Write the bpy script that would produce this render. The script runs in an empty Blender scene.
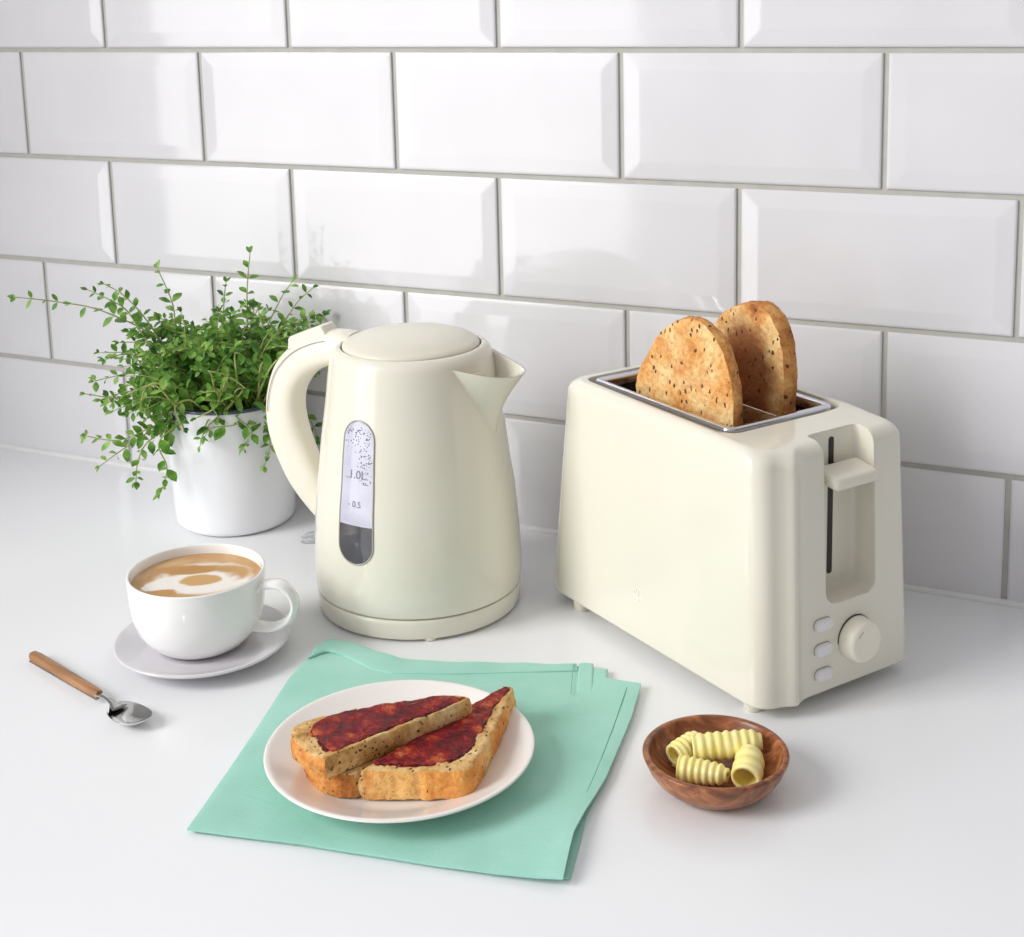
import bpy, bmesh, math, random
from mathutils import Vector, Matrix, noise
from math import sin, cos, pi, radians, hypot, atan2, sqrt

scene = bpy.context.scene
COL = scene.collection
MM = 0.001

# ------------------------------------------------------------------ camera
CAM_LOC = Vector((1.02123, -1.04945, 0.46081))
YAW, PITCH, ROLL = 0.451635, -0.178412, -0.0238272
FPX, CX, CY = 1445.78, 512.0, 237.6
_f = Vector((-sin(YAW) * cos(PITCH), cos(YAW) * cos(PITCH), sin(PITCH)))
_r0 = Vector((cos(YAW), sin(YAW), 0.0))
_u0 = _r0.cross(_f)
_r = _r0 * cos(ROLL) + _u0 * sin(ROLL)
_u = _u0 * cos(ROLL) - _r0 * sin(ROLL)


def ray(px, py):
    return _f + _r * ((px - CX) / FPX) - _u * ((py - CY) / FPX)


def on_z(px, py, z=0.0):
    d = ray(px, py)
    return CAM_LOC + d * ((z - CAM_LOC.z) / d.z)


def on_plane(px, py, pt, n):
    d = ray(px, py)
    return CAM_LOC + d * ((pt - CAM_LOC).dot(n) / d.dot(n))


cam_data = bpy.data.cameras.new('camera')
cam = bpy.data.objects.new('camera', cam_data)
COL.objects.link(cam)
M = Matrix((_r, _u, -_f)).transposed().to_4x4()
M.translation = CAM_LOC
cam.matrix_world = M
cam_data.sensor_fit = 'HORIZONTAL'
cam_data.sensor_width = 36.0
cam_data.lens = FPX * 36.0 / 1024.0
cam_data.shift_y = -(468.5 - CY) / 1024.0
cam_data.clip_start = 0.02
scene.camera = cam

# ------------------------------------------------------------------ materials


def lin(c):
    return tuple(((v / 255.0) / 12.92 if v / 255.0 <= 0.04045 else ((v / 255.0 + 0.055) / 1.055) ** 2.4) for v in c) + (1.0,)


def new_mat(name, rgb, rough=0.4, metal=0.0, coat=0.0, trans=0.0, ior=1.5, sss=0.0, spec=0.5):
    m = bpy.data.materials.new(name)
    m.use_nodes = True
    b = m.node_tree.nodes['Principled BSDF']
    b.inputs['Base Color'].default_value = lin(rgb)
    b.inputs['Roughness'].default_value = rough
    b.inputs['Metallic'].default_value = metal
    b.inputs['Coat Weight'].default_value = coat
    b.inputs['Coat Roughness'].default_value = 0.06
    b.inputs['Transmission Weight'].default_value = trans
    b.inputs['IOR'].default_value = ior
    b.inputs['Specular IOR Level'].default_value = spec
    if sss:
        b.inputs['Subsurface Weight'].default_value = sss
        b.inputs['Subsurface Radius'].default_value = (0.01, 0.006, 0.004)
        b.inputs['Subsurface Scale'].default_value = 0.4
    return m, m.node_tree, b


def N(nt, kind, **kw):
    n = nt.nodes.new(kind)
    for k, v in kw.items():
        if hasattr(n, k):
            setattr(n, k, v)
        else:
            n.inputs[k.replace('_', ' ')].default_value = v
    return n


def coords(nt, scale=(1, 1, 1), rot=(0, 0, 0)):
    tc = N(nt, 'ShaderNodeTexCoord')
    mp = N(nt, 'ShaderNodeMapping')
    mp.inputs['Scale'].default_value = scale
    mp.inputs['Rotation'].default_value = rot
    nt.links.new(tc.outputs['Object'], mp.inputs['Vector'])
    return mp.outputs['Vector']


def ramp(nt, fac, stops, interp='LINEAR'):
    r = N(nt, 'ShaderNodeValToRGB')
    r.color_ramp.interpolation = interp
    els = r.color_ramp.elements
    while len(els) < len(stops):
        els.new(0.5)
    for e, (p, c) in zip(els, stops):
        e.position = p
        e.color = lin(c) if len(c) == 3 else c
    nt.links.new(fac, r.inputs['Fac'])
    return r.outputs['Color']


def noise_tex(nt, vec, scale, detail=3.0, rough=0.5, dist=0.0):
    n = N(nt, 'ShaderNodeTexNoise')
    n.inputs['Scale'].default_value = scale
    n.inputs['Detail'].default_value = detail
    n.inputs['Roughness'].default_value = rough
    n.inputs['Distortion'].default_value = dist
    nt.links.new(vec, n.inputs['Vector'])
    return n.outputs['Fac']


def mix(nt, fac, a, b, mode='MIX'):
    m = N(nt, 'ShaderNodeMix', data_type='RGBA', blend_type=mode)
    for sock, v in ((m.inputs[0], fac), (m.inputs[6], a), (m.inputs[7], b)):
        if hasattr(v, 'node'):
            nt.links.new(v, sock)
        elif isinstance(v, (int, float)):
            sock.default_value = v
        else:
            sock.default_value = lin(v)
    return m.outputs[2]


def math_node(nt, op, a, b=0.0):
    m = N(nt, 'ShaderNodeMath', operation=op)
    for sock, v in ((m.inputs[0], a), (m.inputs[1], b)):
        if hasattr(v, 'node'):
            nt.links.new(v, sock)
        else:
            sock.default_value = v
    return m.outputs[0]


def bump(nt, b, height, strength=0.2, dist=0.001, bevel=0.0):
    n = N(nt, 'ShaderNodeBump')
    n.inputs['Strength'].default_value = strength
    n.inputs['Distance'].default_value = dist
    nt.links.new(height, n.inputs['Height'])
    if bevel:
        bv = N(nt, 'ShaderNodeBevel', samples=4)
        bv.inputs['Radius'].default_value = bevel
        nt.links.new(bv.outputs['Normal'], n.inputs['Normal'])
    nt.links.new(n.outputs['Normal'], b.inputs['Normal'])


def bevel_only(nt, b, radius):
    bv = N(nt, 'ShaderNodeBevel', samples=6)
    bv.inputs['Radius'].default_value = radius
    nt.links.new(bv.outputs['Normal'], b.inputs['Normal'])


def tinted(name, rgb, rough, amount=6, scale=40.0, bevel=0.0, **kw):
    """plain surface with a faint procedural mottling"""
    m, nt, b = new_mat(name, rgb, rough, **kw)
    v = coords(nt)
    n = noise_tex(nt, v, scale, 3)
    lo = tuple(max(0, c - amount) for c in rgb)
    hi = tuple(min(255, c + amount) for c in rgb)
    nt.links.new(ramp(nt, n, [(0.3, lo), (0.7, hi)]), b.inputs['Base Color'])
    if bevel:
        bevel_only(nt, b, bevel)
    return m


# tiles, grout, worktop
def make_tile():
    m, nt, b = new_mat('glazed_white_tile', (226, 225, 230), 0.07, coat=0.3)
    v = coords(nt)
    n = noise_tex(nt, v, 9.0, 2)
    nt.links.new(ramp(nt, n, [(0.3, (219, 218, 221)), (0.7, (225, 224, 227))]), b.inputs['Base Color'])
    n2 = noise_tex(nt, v, 14.0, 1)
    bump(nt, b, n2, 0.25, 0.0012, bevel=0.0035)
    return m


def make_worktop():
    m, nt, b = new_mat('white_quartz', (236, 237, 239), 0.22)
    v = coords(nt)
    n = noise_tex(nt, v, 3.0, 4)
    c1 = ramp(nt, n, [(0.3, (236, 237, 239)), (0.7, (239, 240, 242))])
    nt.links.new(c1, b.inputs['Base Color'])
    return m


TILE = make_tile()
WORKTOP = make_worktop()
GROUT = tinted('grey_grout', (184, 183, 176), 0.85, 5, 60.0)
PAINT = tinted('grey_wall_paint', (212, 211, 210), 0.6, 5, 12.0)
SEALANT = tinted('white_sealant', (228, 228, 228), 0.3, 3, 60.0)
CREAM = tinted('cream_gloss_plastic', (231, 227, 212), 0.14, 1, 8.0, bevel=0.0016, coat=0.25)
CREAM_PLAIN = tinted('cream_plastic', (234, 229, 213), 0.3, 2, 20.0, bevel=0.0012)
LID_CREAM = tinted('cream_satin_plastic', (226, 222, 205), 0.34, 2, 20.0)
BADGE = tinted('pale_badge', (246, 244, 236), 0.3, 1, 30.0)
SOFTGAP = tinted('shadow_gap_plastic', (150, 145, 132), 0.5, 4, 60.0)
DIAL = tinted('pale_cream_plastic', (242, 237, 221), 0.3, 1, 20.0, bevel=0.0012)
BUTTON = tinted('grey_white_plastic', (238, 237, 239), 0.35, 2, 30.0, bevel=0.001)
DARKGAP = tinted('dark_plastic', (46, 42, 38), 0.5, 6, 60.0)
CHAMBER = tinted('dark_chamber_metal', (62, 50, 38), 0.35, 14, 70.0, metal=0.7)
CHROME = tinted('polished_chrome', (214, 215, 222), 0.12, 4, 30.0, metal=1.0)
STEEL = tinted('polished_steel', (222, 221, 220), 0.13, 6, 40.0, metal=1.0)
PORCELAIN = tinted('white_porcelain', (249, 249, 248), 0.1, 2, 20.0, coat=0.3)
PLATE_M = tinted('warm_white_glaze', (241, 237, 233), 0.14, 2, 20.0, coat=0.2)
SAUCER_M = tinted('pale_grey_porcelain', (222, 219, 224), 0.14, 2, 20.0, coat=0.2)
ENAMEL = tinted('white_enamel', (240, 241, 244), 0.16, 2, 12.0, coat=0.2)
ENAMEL_RIM = tinted('blue_grey_enamel', (72, 84, 98), 0.22, 6, 40.0)
SOIL = tinted('dark_soil', (54, 42, 30), 0.95, 16, 300.0)


def make_gauge():
    m, nt, b = new_mat('clear_gauge_plastic', (196, 196, 214), 0.12, coat=0.4)
    v = coords(nt)
    n = noise_tex(nt, v, 60.0, 2)
    nt.links.new(ramp(nt, n, [(0.3, (190, 190, 208)), (0.7, (203, 203, 219))]), b.inputs['Base Color'])
    return m


GAUGE = make_gauge()
WATER = tinted('dark_water_behind_plastic', (78, 78, 84), 0.1, 8, 70.0, coat=0.4)
DROPLET = new_mat('condensation', (150, 150, 162), 0.05, trans=0.5, ior=1.33)[0]
GAUGE_FRAME = tinted('gauge_edge', (172, 166, 160), 0.3, 4, 50.0)
MARK = tinted('grey_print', (128, 128, 142), 0.5, 4, 90.0)
SWITCH = new_mat('clear_switch_plastic', (225, 228, 232), 0.08, trans=0.75, ior=1.45)[0]


def make_wood(name, dark, mid, light, scale, rough=0.35, stretch=(1, 1, 1), rot=(0, 0, 0)):
    m, nt, b = new_mat(name, mid, rough)
    v = coords(nt, stretch, rot)
    n = noise_tex(nt, v, scale, 4, 0.6, 1.5)
    c1 = ramp(nt, n, [(0.28, dark), (0.5, mid), (0.72, light)])
    w = N(nt, 'ShaderNodeTexWave', wave_type='BANDS')
    w.inputs['Scale'].default_value = scale * 1.3
    w.inputs['Distortion'].default_value = 6.0
    w.inputs['Detail'].default_value = 3.0
    nt.links.new(v, w.inputs['Vector'])
    c2 = ramp(nt, w.outputs['Fac'], [(0.0, (170, 165, 160)), (0.5, (255, 255, 255))])
    nt.links.new(mix(nt, 0.3, c1, c2, 'MULTIPLY'), b.inputs['Base Color'])
    bump(nt, b, n, 0.15, 0.0006)
    return m


BOWL_WOOD = make_wood('acacia_wood', (78, 42, 24), (146, 86, 52), (206, 138, 90), 34.0, 0.3, (1, 2.2, 1.6), (0, 0, 0.9))
SPOON_WOOD = make_wood('light_brown_wood', (110, 74, 46), (166, 120, 80), (200, 156, 112), 40.0, 0.4, (0.12, 2.5, 1.0))


def make_linen():
    m, nt, b = new_mat('mint_linen', (150, 211, 190), 0.85)
    v = coords(nt)
    n = noise_tex(nt, v, 22.0, 4)
    c = ramp(nt, n, [(0.3, (150, 208, 190)), (0.7, (166, 219, 203))])
    nt.links.new(c, b.inputs['Base Color'])
    b.inputs['Sheen Weight'].default_value = 0.25
    h = []
    for ax in ((1500.0, 40.0, 1.0), (40.0, 1500.0, 1.0)):
        vv = coords(nt, ax, (0, 0, -0.3))
        h.append(noise_tex(nt, vv, 1.0, 2))
    bump(nt, b, math_node(nt, 'ADD', h[0], h[1]), 0.35, 0.0006)
    return m


LINEN = make_linen()
THREAD = tinted('stitch_thread', (104, 168, 148), 0.8, 8, 400.0)


def make_bread(name, base, toast, burn, seed_amount=0.5, scale=24.0, lo=0.38, hi=0.66, off=0.0, patch=0.35, seed_scale=300.0, core=None):
    m, nt, b = new_mat(name, base, 0.75)
    v = tcv = coords(nt)
    mp = N(nt, 'ShaderNodeMapping')
    mp.inputs['Location'].default_value = (off, off * 0.7, off * 1.3)
    nt.links.new(v, mp.inputs['Vector'])
    v = mp.outputs['Vector']
    n = noise_tex(nt, v, scale, 5, 0.62)
    c = ramp(nt, n, [(lo, base), ((lo + hi) / 2, toast), (hi, burn)])
    fine = noise_tex(nt, v, 260.0, 4, 0.7)
    c = mix(nt, 0.75, c, ramp(nt, fine, [(0.30, (196, 168, 140)), (0.55, (255, 253, 248))]), 'MULTIPLY')
    big = noise_tex(nt, v, scale * 0.55, 4, 0.7, 0.6)
    c = mix(nt, math_node(nt, 'MULTIPLY', ramp(nt, big, [(0.50, (0, 0, 0)), (0.66, (255, 255, 255))]), patch), c, burn)
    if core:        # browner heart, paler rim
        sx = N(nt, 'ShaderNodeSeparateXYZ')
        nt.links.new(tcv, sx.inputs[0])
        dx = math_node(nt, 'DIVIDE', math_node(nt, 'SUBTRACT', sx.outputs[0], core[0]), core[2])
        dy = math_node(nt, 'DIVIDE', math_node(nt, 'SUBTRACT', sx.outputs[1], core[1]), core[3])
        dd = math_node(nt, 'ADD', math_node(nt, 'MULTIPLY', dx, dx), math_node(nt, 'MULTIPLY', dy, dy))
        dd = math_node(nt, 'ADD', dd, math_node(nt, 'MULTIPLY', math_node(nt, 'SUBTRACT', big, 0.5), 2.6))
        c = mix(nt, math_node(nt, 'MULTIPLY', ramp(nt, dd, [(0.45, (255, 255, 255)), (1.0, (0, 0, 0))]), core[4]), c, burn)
    vo = N(nt, 'ShaderNodeTexVoronoi')
    vo.inputs['Scale'].default_value = seed_scale
    vo.inputs['Randomness'].default_value = 1.0
    sv = N(nt, 'ShaderNodeMapping')
    sv.inputs['Scale'].default_value = (1.0, 0.62, 0.8)
    sv.inputs['Rotation'].default_value = (0.3, 0.2, 0.7)
    wv = N(nt, 'ShaderNodeTexNoise')
    wv.inputs['Scale'].default_value = 160.0
    nt.links.new(v, wv.inputs['Vector'])
    wm = N(nt, 'ShaderNodeVectorMath', operation='MULTIPLY_ADD')
    nt.links.new(wv.outputs['Color'], wm.inputs[0])
    wm.inputs[1].default_value = (0.004, 0.004, 0.004)
    nt.links.new(v, wm.inputs[2])
    nt.links.new(wm.outputs[0], sv.inputs['Vector'])
    nt.links.new(sv.outputs[0], vo.inputs['Vector'])
    small = math_node(nt, 'LESS_THAN', vo.outputs['Distance'], 0.31)
    sep = N(nt, 'ShaderNodeSeparateColor')
    nt.links.new(vo.outputs['Color'], sep.inputs[0])
    pick = math_node(nt, 'LESS_THAN', sep.outputs[0], 0.22 * seed_amount)
    c = mix(nt, math_node(nt, 'MULTIPLY', small, pick), c, (88, 60, 38))
    nt.links.new(c, b.inputs['Base Color'])
    bump(nt, b, fine, 0.8, 0.0018)
    return m


TOAST_FACE = make_bread('toasted_crumb', (244, 212, 152), (232, 172, 100), (190, 106, 44), 1.2, 26.0, 0.40, 0.70, 0.0, 0.75)
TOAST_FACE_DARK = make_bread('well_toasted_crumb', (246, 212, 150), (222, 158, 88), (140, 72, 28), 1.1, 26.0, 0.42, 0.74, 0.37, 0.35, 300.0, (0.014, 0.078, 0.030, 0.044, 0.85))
TOAST_CRUST = make_bread('toasted_crust', (238, 190, 120), (214, 146, 76), (162, 94, 42), 0.8, 40.0, 0.36, 0.66)
LOAF_CRUMB = make_bread('seeded_crumb', (248, 220, 164), (226, 182, 114), (182, 128, 66), 1.7, 70.0, 0.36, 0.72, 0.0, 0.3, 480.0)
LOAF_CRUST = make_bread('golden_crust', (252, 206, 132), (245, 174, 88), (208, 118, 46), 0.4, 34.0, 0.40, 0.72, 0.0, 0.4, 480.0)
LOAF_CRUST_DARK = make_bread('dark_crust', (240, 184, 108), (222, 146, 68), (154, 84, 34), 0.7, 40.0, 0.38, 0.70, 0.2, 0.5, 480.0)


def make_jam():
    m, nt, b = new_mat('berry_jam', (120, 14, 22), 0.16, spec=0.35)
    v = coords(nt)
    n = noise_tex(nt, v, 75.0, 5, 0.65)
    c = ramp(nt, n, [(0.32, (70, 10, 24)), (0.46, (122, 18, 30)), (0.56, (160, 34, 32)), (0.68, (216, 112, 62))])
    nt.links.new(c, b.inputs['Base Color'])
    n2 = noise_tex(nt, v, 300.0, 4, 0.6)
    bump(nt, b, n2, 1.0, 0.0035)
    return m


JAM = make_jam()


def make_butter():
    m, nt, b = new_mat('pale_butter', (250, 228, 132), 0.32, sss=0.35)
    v = coords(nt)
    n = noise_tex(nt, v, 90.0, 3)
    nt.links.new(ramp(nt, n, [(0.3, (255, 232, 138)), (0.7, (255, 241, 176))]), b.inputs['Base Color'])
    bump(nt, b, n, 0.2, 0.0008)
    return m


BUTTER = make_butter()


def make_coffee():
    """crema with a pale swirl of milk foam"""
    m, nt, b = new_mat('latte_foam', (196, 148, 96), 0.28)
    v = coords(nt)
    sx = N(nt, 'ShaderNodeSeparateXYZ')
    nt.links.new(v, sx.inputs[0])
    wob = math_node(nt, 'MULTIPLY', math_node(nt, 'SUBTRACT', noise_tex(nt, v, 60.0, 3), 0.5), 0.014)

    def ell(cx, cy, rx, ry, ang, soft=0.10):
        ca, sa = cos(ang), sin(ang)
        x = math_node(nt, 'ADD', math_node(nt, 'SUBTRACT', sx.outputs[0], cx), wob)
        y = math_node(nt, 'ADD', math_node(nt, 'SUBTRACT', sx.outputs[1], cy), wob)
        xx = math_node(nt, 'DIVIDE', math_node(nt, 'ADD', math_node(nt, 'MULTIPLY', x, ca), math_node(nt, 'MULTIPLY', y, sa)), rx)
        yy = math_node(nt, 'DIVIDE', math_node(nt, 'SUBTRACT', math_node(nt, 'MULTIPLY', y, ca), math_node(nt, 'MULTIPLY', x, sa)), ry)
        d = math_node(nt, 'SQRT', math_node(nt, 'ADD', math_node(nt, 'MULTIPLY', xx, xx), math_node(nt, 'MULTIPLY', yy, yy)))
        mr = N(nt, 'ShaderNodeMapRange')
        mr.inputs['From Min'].default_value = 1.0 - soft
        mr.inputs['From Max'].default_value = 1.0 + soft
        mr.inputs['To Min'].default_value = 1.0
        mr.inputs['To Max'].default_value = 0.0
        nt.links.new(d, mr.inputs['Value'])
        return mr.outputs[0]
    n = noise_tex(nt, v, 45.0, 4)
    crema = ramp(nt, n, [(0.3, (188, 142, 92)), (0.7, (216, 178, 130))])
    MILK = (250, 244, 238)
    a = radians(25.9)
    # image-right and image-up directions on the surface
    R2 = Vector((cos(a), sin(a)))
    U2 = Vector((-sin(a), cos(a)))

    def P(r, u):
        w = R2 * r + U2 * u
        return w.x * MM, w.y * MM
    col = crema
    for r, u, rx, ry, c in ((5, 1, 33, 26, MILK), (7, 8, 30, 16, (206, 160, 106)), (3, -5, 25, 19, MILK), (-11, 16, 22, 8, (196, 146, 90)), (-16, -8, 17, 13, MILK), (3, -2, 14, 9, (214, 170, 112)), (-27, -12, 9, 7, MILK), (-20, -26, 10, 9, (200, 150, 92))):
        cx, cy = P(r, u)
        col = mix(nt, ell(cx, cy, rx * MM, ry * MM, a, 0.12), col, c)
    nt.links.new(col, b.inputs['Base Color'])
    fine = noise_tex(nt, v, 500.0, 2)
    bump(nt, b, fine, 0.12, 0.0005)
    return m


COFFEE = make_coffee()


def make_leaf():
    m, nt, b = new_mat('thyme_leaf', (84, 128, 48), 0.45)
    v = coords(nt)
    n = noise_tex(nt, v, 70.0, 3)
    c = ramp(nt, n, [(0.28, (48, 90, 32)), (0.48, (98, 150, 52)), (0.70, (170, 206, 104))])
    nt.links.new(c, b.inputs['Base Color'])
    tr = N(nt, 'ShaderNodeBsdfTranslucent')
    nt.links.new(c, tr.inputs['Color'])
    mx = N(nt, 'ShaderNodeMixShader')
    mx.inputs[0].default_value = 0.25
    nt.links.new(b.outputs[0], mx.inputs[1])
    nt.links.new(tr.outputs[0], mx.inputs[2])
    nt.links.new(mx.outputs[0], nt.nodes['Material Output'].inputs['Surface'])
    return m


LEAF = make_leaf()
STEM = tinted('pale_green_stem', (158, 170, 96), 0.6, 16, 120.0)

# ------------------------------------------------------------------ builders


def finish(name, bm, mat, parent=None, smooth=True, sharp=40.0, loc=None):
    bmesh.ops.recalc_face_normals(bm, faces=bm.faces[:])
    me = bpy.data.meshes.new(name)
    bm.to_mesh(me)
    bm.free()
    if smooth:
        for p in me.polygons:
            p.use_smooth = True
        if sharp:
            me.set_sharp_from_angle(angle=radians(sharp))
    for mm in (mat if isinstance(mat, (list, tuple)) else [mat]):
        me.materials.append(mm)
    o = bpy.data.objects.new(name, me)
    COL.objects.link(o)
    if parent is not None:
        o.parent = parent
    if loc is not None:
        o.location = loc
    return o


def thing(name, label, cat, loc=(0, 0, 0), rotz=0.0, group=None):
    o = bpy.data.objects.new(name, None)
    o.empty_display_size = 0.03
    COL.objects.link(o)
    o.location = loc
    o.rotation_euler = (0, 0, rotz)
    tag(o, label, cat, group)
    return o


def tag(o, label, cat, group=None):
    o['label'] = label
    o['category'] = cat
    if group:
        o['group'] = group
    return o


def loft(bm, rings, closed=True, cap0=False, cap1=False):
    rv = [[bm.verts.new(p) for p in r] for r in rings]
    n = len(rv[0])
    for a, b in zip(rv[:-1], rv[1:]):
        for i in range(n if closed else n - 1):
            j = (i + 1) % n
            bm.faces.new((a[i], a[j], b[j], b[i]))
    if cap0:
        bm.faces.new(rv[0][::-1])
    if cap1:
        bm.faces.new(rv[-1])
    return rv


def lathe(bm, prof, seg=96, center=(0, 0)):
    """prof: list of (r, z); r==0 ends close to a point"""
    rings = []
    for r, z in prof:
        if r < 1e-7:
            rings.append([bm.verts.new((center[0], center[1], z))])
        else:
            rings.append([bm.verts.new((center[0] + r * cos(2 * pi * i / seg), center[1] + r * sin(2 * pi * i / seg), z)) for i in range(seg)])
    for a, b in zip(rings[:-1], rings[1:]):
        if len(a) == 1 and len(b) == 1:
            continue
        for i in range(seg):
            j = (i + 1) % seg
            if len(a) == 1:
                bm.faces.new((a[0], b[j], b[i]))
            elif len(b) == 1:
                bm.faces.new((a[i], a[j], b[0]))
            else:
                bm.faces.new((a[i], a[j], b[j], b[i]))


def smooth_profile(pts, n=6):
    """Catmull-Rom through points (2-D or 3-D)"""
    out = []
    P = [Vector(p) for p in pts]
    for i in range(len(P) - 1):
        p0 = P[max(i - 1, 0)]
        p1, p2 = P[i], P[i + 1]
        p3 = P[min(i + 2, len(P) - 1)]
        for k in range(n):
            t = k / n
            out.append(0.5 * ((2 * p1) + (p2 - p0) * t + (2 * p0 - 5 * p1 + 4 * p2 - p3) * t * t + (3 * p1 - p0 - 3 * p2 + p3) * t ** 3))
    out.append(P[-1])
    return out


def tube(bm, path, rad, seg=8, caps=True, flat=None, up=Vector((0, 0, 1))):
    """round (or flattened) tube along a path; rad may be a list; flat = (width, height) factors"""
    pts = [Vector(p) for p in path]
    n = len(pts)
    rings = []
    prev = None
    for i, p in enumerate(pts):
        t = (pts[min(i + 1, n - 1)] - pts[max(i - 1, 0)]).normalized()
        if prev is None:
            ref = up if abs(t.dot(up)) < 0.95 else Vector((1, 0, 0))
            a = t.cross(ref).normalized()
        else:
            a = (prev - t * prev.dot(t)).normalized()
        prev = a
        b = a.cross(t).normalized()
        r = rad[i] if isinstance(rad, (list, tuple)) else rad
        fa, fb = flat if flat else (1, 1)
        rings.append([p + a * (r * fa * cos(2 * pi * k / seg)) + b * (r * fb * sin(2 * pi * k / seg)) for k in range(seg)])
    loft(bm, rings, True, caps, caps)


def rrect(x0, x1, y0, y1, r, n=6):
    out = []
    for cx, cy, a0 in ((x1 - r, y1 - r, 0), (x0 + r, y1 - r, 90), (x0 + r, y0 + r, 180), (x1 - r, y0 + r, 270)):
        for k in range(n + 1):
            a = radians(a0 + 90 * k / n)
            out.append((cx + r * cos(a), cy + r * sin(a)))
    return out


def inset_poly(poly, d):
    """move every point of a closed ccw polygon inward by d"""
    n = len(poly)
    out = []
    for i in range(n):
        p = Vector(poly[i])
        a = Vector(poly[i - 1])
        c = Vector(poly[(i + 1) % n])
        e1 = (p - a)
        e2 = (c - p)
        if e1.length < 1e-9 or e2.length < 1e-9:
            out.append((p.x, p.y))
            continue
        e1.normalize()
        e2.normalize()
        n1 = Vector((-e1.y, e1.x))
        n2 = Vector((-e2.y, e2.x))
        m = (n1 + n2)
        if m.length < 1e-6:
            m = n1
        m.normalize()
        k = d / max(0.35, m.dot(n1))
        q = p + m * k
        out.append((q.x, q.y))
    return out


def rounded_slab(bm, poly, z0, z1, r, steps=4, r0=None):
    """extruded polygon with rounded top and bottom edges"""
    r0 = r if r0 is None else r0
    rings = []
    if r0 > 0:
        for k in range(steps + 1):
            a = (pi / 2) * (1 - k / steps)
            rings.append([(x, y, z0 + r0 - r0 * sin(a)) for x, y in inset_poly(poly, r0 * (1 - cos(a)))])
    else:
        rings.append([(x, y, z0) for x, y in poly])
    if r > 0:
        for k in range(steps + 1):
            a = (pi / 2) * k / steps
            rings.append([(x, y, z1 - r + r * sin(a)) for x, y in inset_poly(poly, r * (1 - cos(a)))])
    else:
        rings.append([(x, y, z1) for x, y in poly])
    loft(bm, rings, True, True, True)


def boolean_cut(obj, cutters):
    for c in cutters:
        md = obj.modifiers.new('cut', 'BOOLEAN')
        md.operation = 'DIFFERENCE'
        md.solver = 'EXACT'
        md.object = c
    bpy.context.view_layer.update()
    dg = bpy.context.evaluated_depsgraph_get()
    me = bpy.data.meshes.new_from_object(obj.evaluated_get(dg))
    obj.modifiers.clear()
    old = obj.data
    me.name = old.name
    obj.data = me
    for c in cutters:
        bpy.data.objects.remove(c, do_unlink=True)
    return obj


def sharpen(o, ang=35.0):
    for p in o.data.polygons:
        p.use_smooth = True
    o.data.set_sharp_from_angle(angle=radians(ang))


random.seed(11)

# ------------------------------------------------------------------ setting
TOPZ = 0.40318
PX, PZ = 0.203, 0.102
GW = 0.0042
JOINT = {(1, 0): -0.0042, (1, 1): 0.0030, (0, 0): 0.0028, (0, 1): 0.0018, (0, 3): -0.0020}
bm = bmesh.new()


def quad(pts, mi):
    f = bm.faces.new([bm.verts.new(p) for p in pts])
    f.material_index = mi
    return f


XL, XR = -0.40, 1.75
quad([(XL, 0.0016, -0.04), (XR, 0.0016, -0.04), (XR, 0.0016, 1.1), (XL, 0.0016, 1.1)], 1)
row_off = {-2: 0.5, -1: 0.0, 0: 0.482, 1: 0.0, 2: 0.468, 3: 0.0168, 4: 0.462}
for row in range(-6, 5):
    zt = TOPZ - (row - 1) * PZ - GW / 2
    zb = zt - PZ + GW
    off = row_off.get(row, 0.5 * (row % 2 == 0))
    for k in range(-5, 9):
        xa = (k + off) * PX + JOINT.get((row, k), 0.0) + GW / 2
        xb = (k + 1 + off) * PX + JOINT.get((row, k + 1), 0.0) - GW / 2
        xa, xb = max(xa, XL), min(xb, XR)
        if xb - xa < 0.05:
            continue
        zb2 = max(zb, -0.02)
        bw = 0.0135
        jt = random.uniform(-0.0003, 0.0003)
        lv = []
        for ins, y in ((0, 0.0017), (0.0, 0.0003), (0.0008, -0.0004), (bw, -0.0016 + jt)):
            lv.append([bm.verts.new(p) for p in ((xa + ins, y, zb2 + ins), (xb - ins, y, zb2 + ins), (xb - ins, y, zt - ins), (xa + ins, y, zt - ins))])
        for a, b in zip(lv[:-1], lv[1:]):
            for i in range(4):
                j = (i + 1) % 4
                bm.faces.new((a[i], a[j], b[j], b[i])).material_index = 0
        bm.faces.new(lv[-1]).material_index = 0
wall = finish('wall_back', bm, [TILE, GROUT], smooth=False)
wall['kind'] = 'structure'

bm = bmesh.new()
tube(bm, [(XL, -0.0008, 0.0006), (0.4, -0.0008, 0.0006), (XR, -0.0008, 0.0006)], 0.0034, 10)
tr = finish('trim_1', bm, SEALANT)
tr['kind'] = 'structure'

bm = bmesh.new()
loft(bm, [[(XL - 0.10, y, -0.04), (XL, y, -0.04), (XL, y, 1.1), (XL - 0.10, y, 1.1)] for y in (0.012, -0.33, -0.68)], True, True, True)
side_wall = finish('wall_left', bm, PAINT, smooth=False)
side_wall['kind'] = 'structure'

bm = bmesh.new()
rings = []
prof = [(0.012, -0.03), (0.012, 0.0), (-0.30, 0.0), (-0.646, 0.0), (-0.6488, -0.0012), (-0.65, -0.004), (-0.65, -0.026), (-0.6488, -0.0288), (-0.646, -0.03)]
loft(bm, [[(x, y, z) for y, z in prof] for x in (XL, 0.4, XR)], True, True, True)
ct = finish('countertop', bm, WORKTOP, sharp=25)
tag(ct, 'white quartz kitchen worktop running along the foot of the tiled wall', 'worktop')

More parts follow.
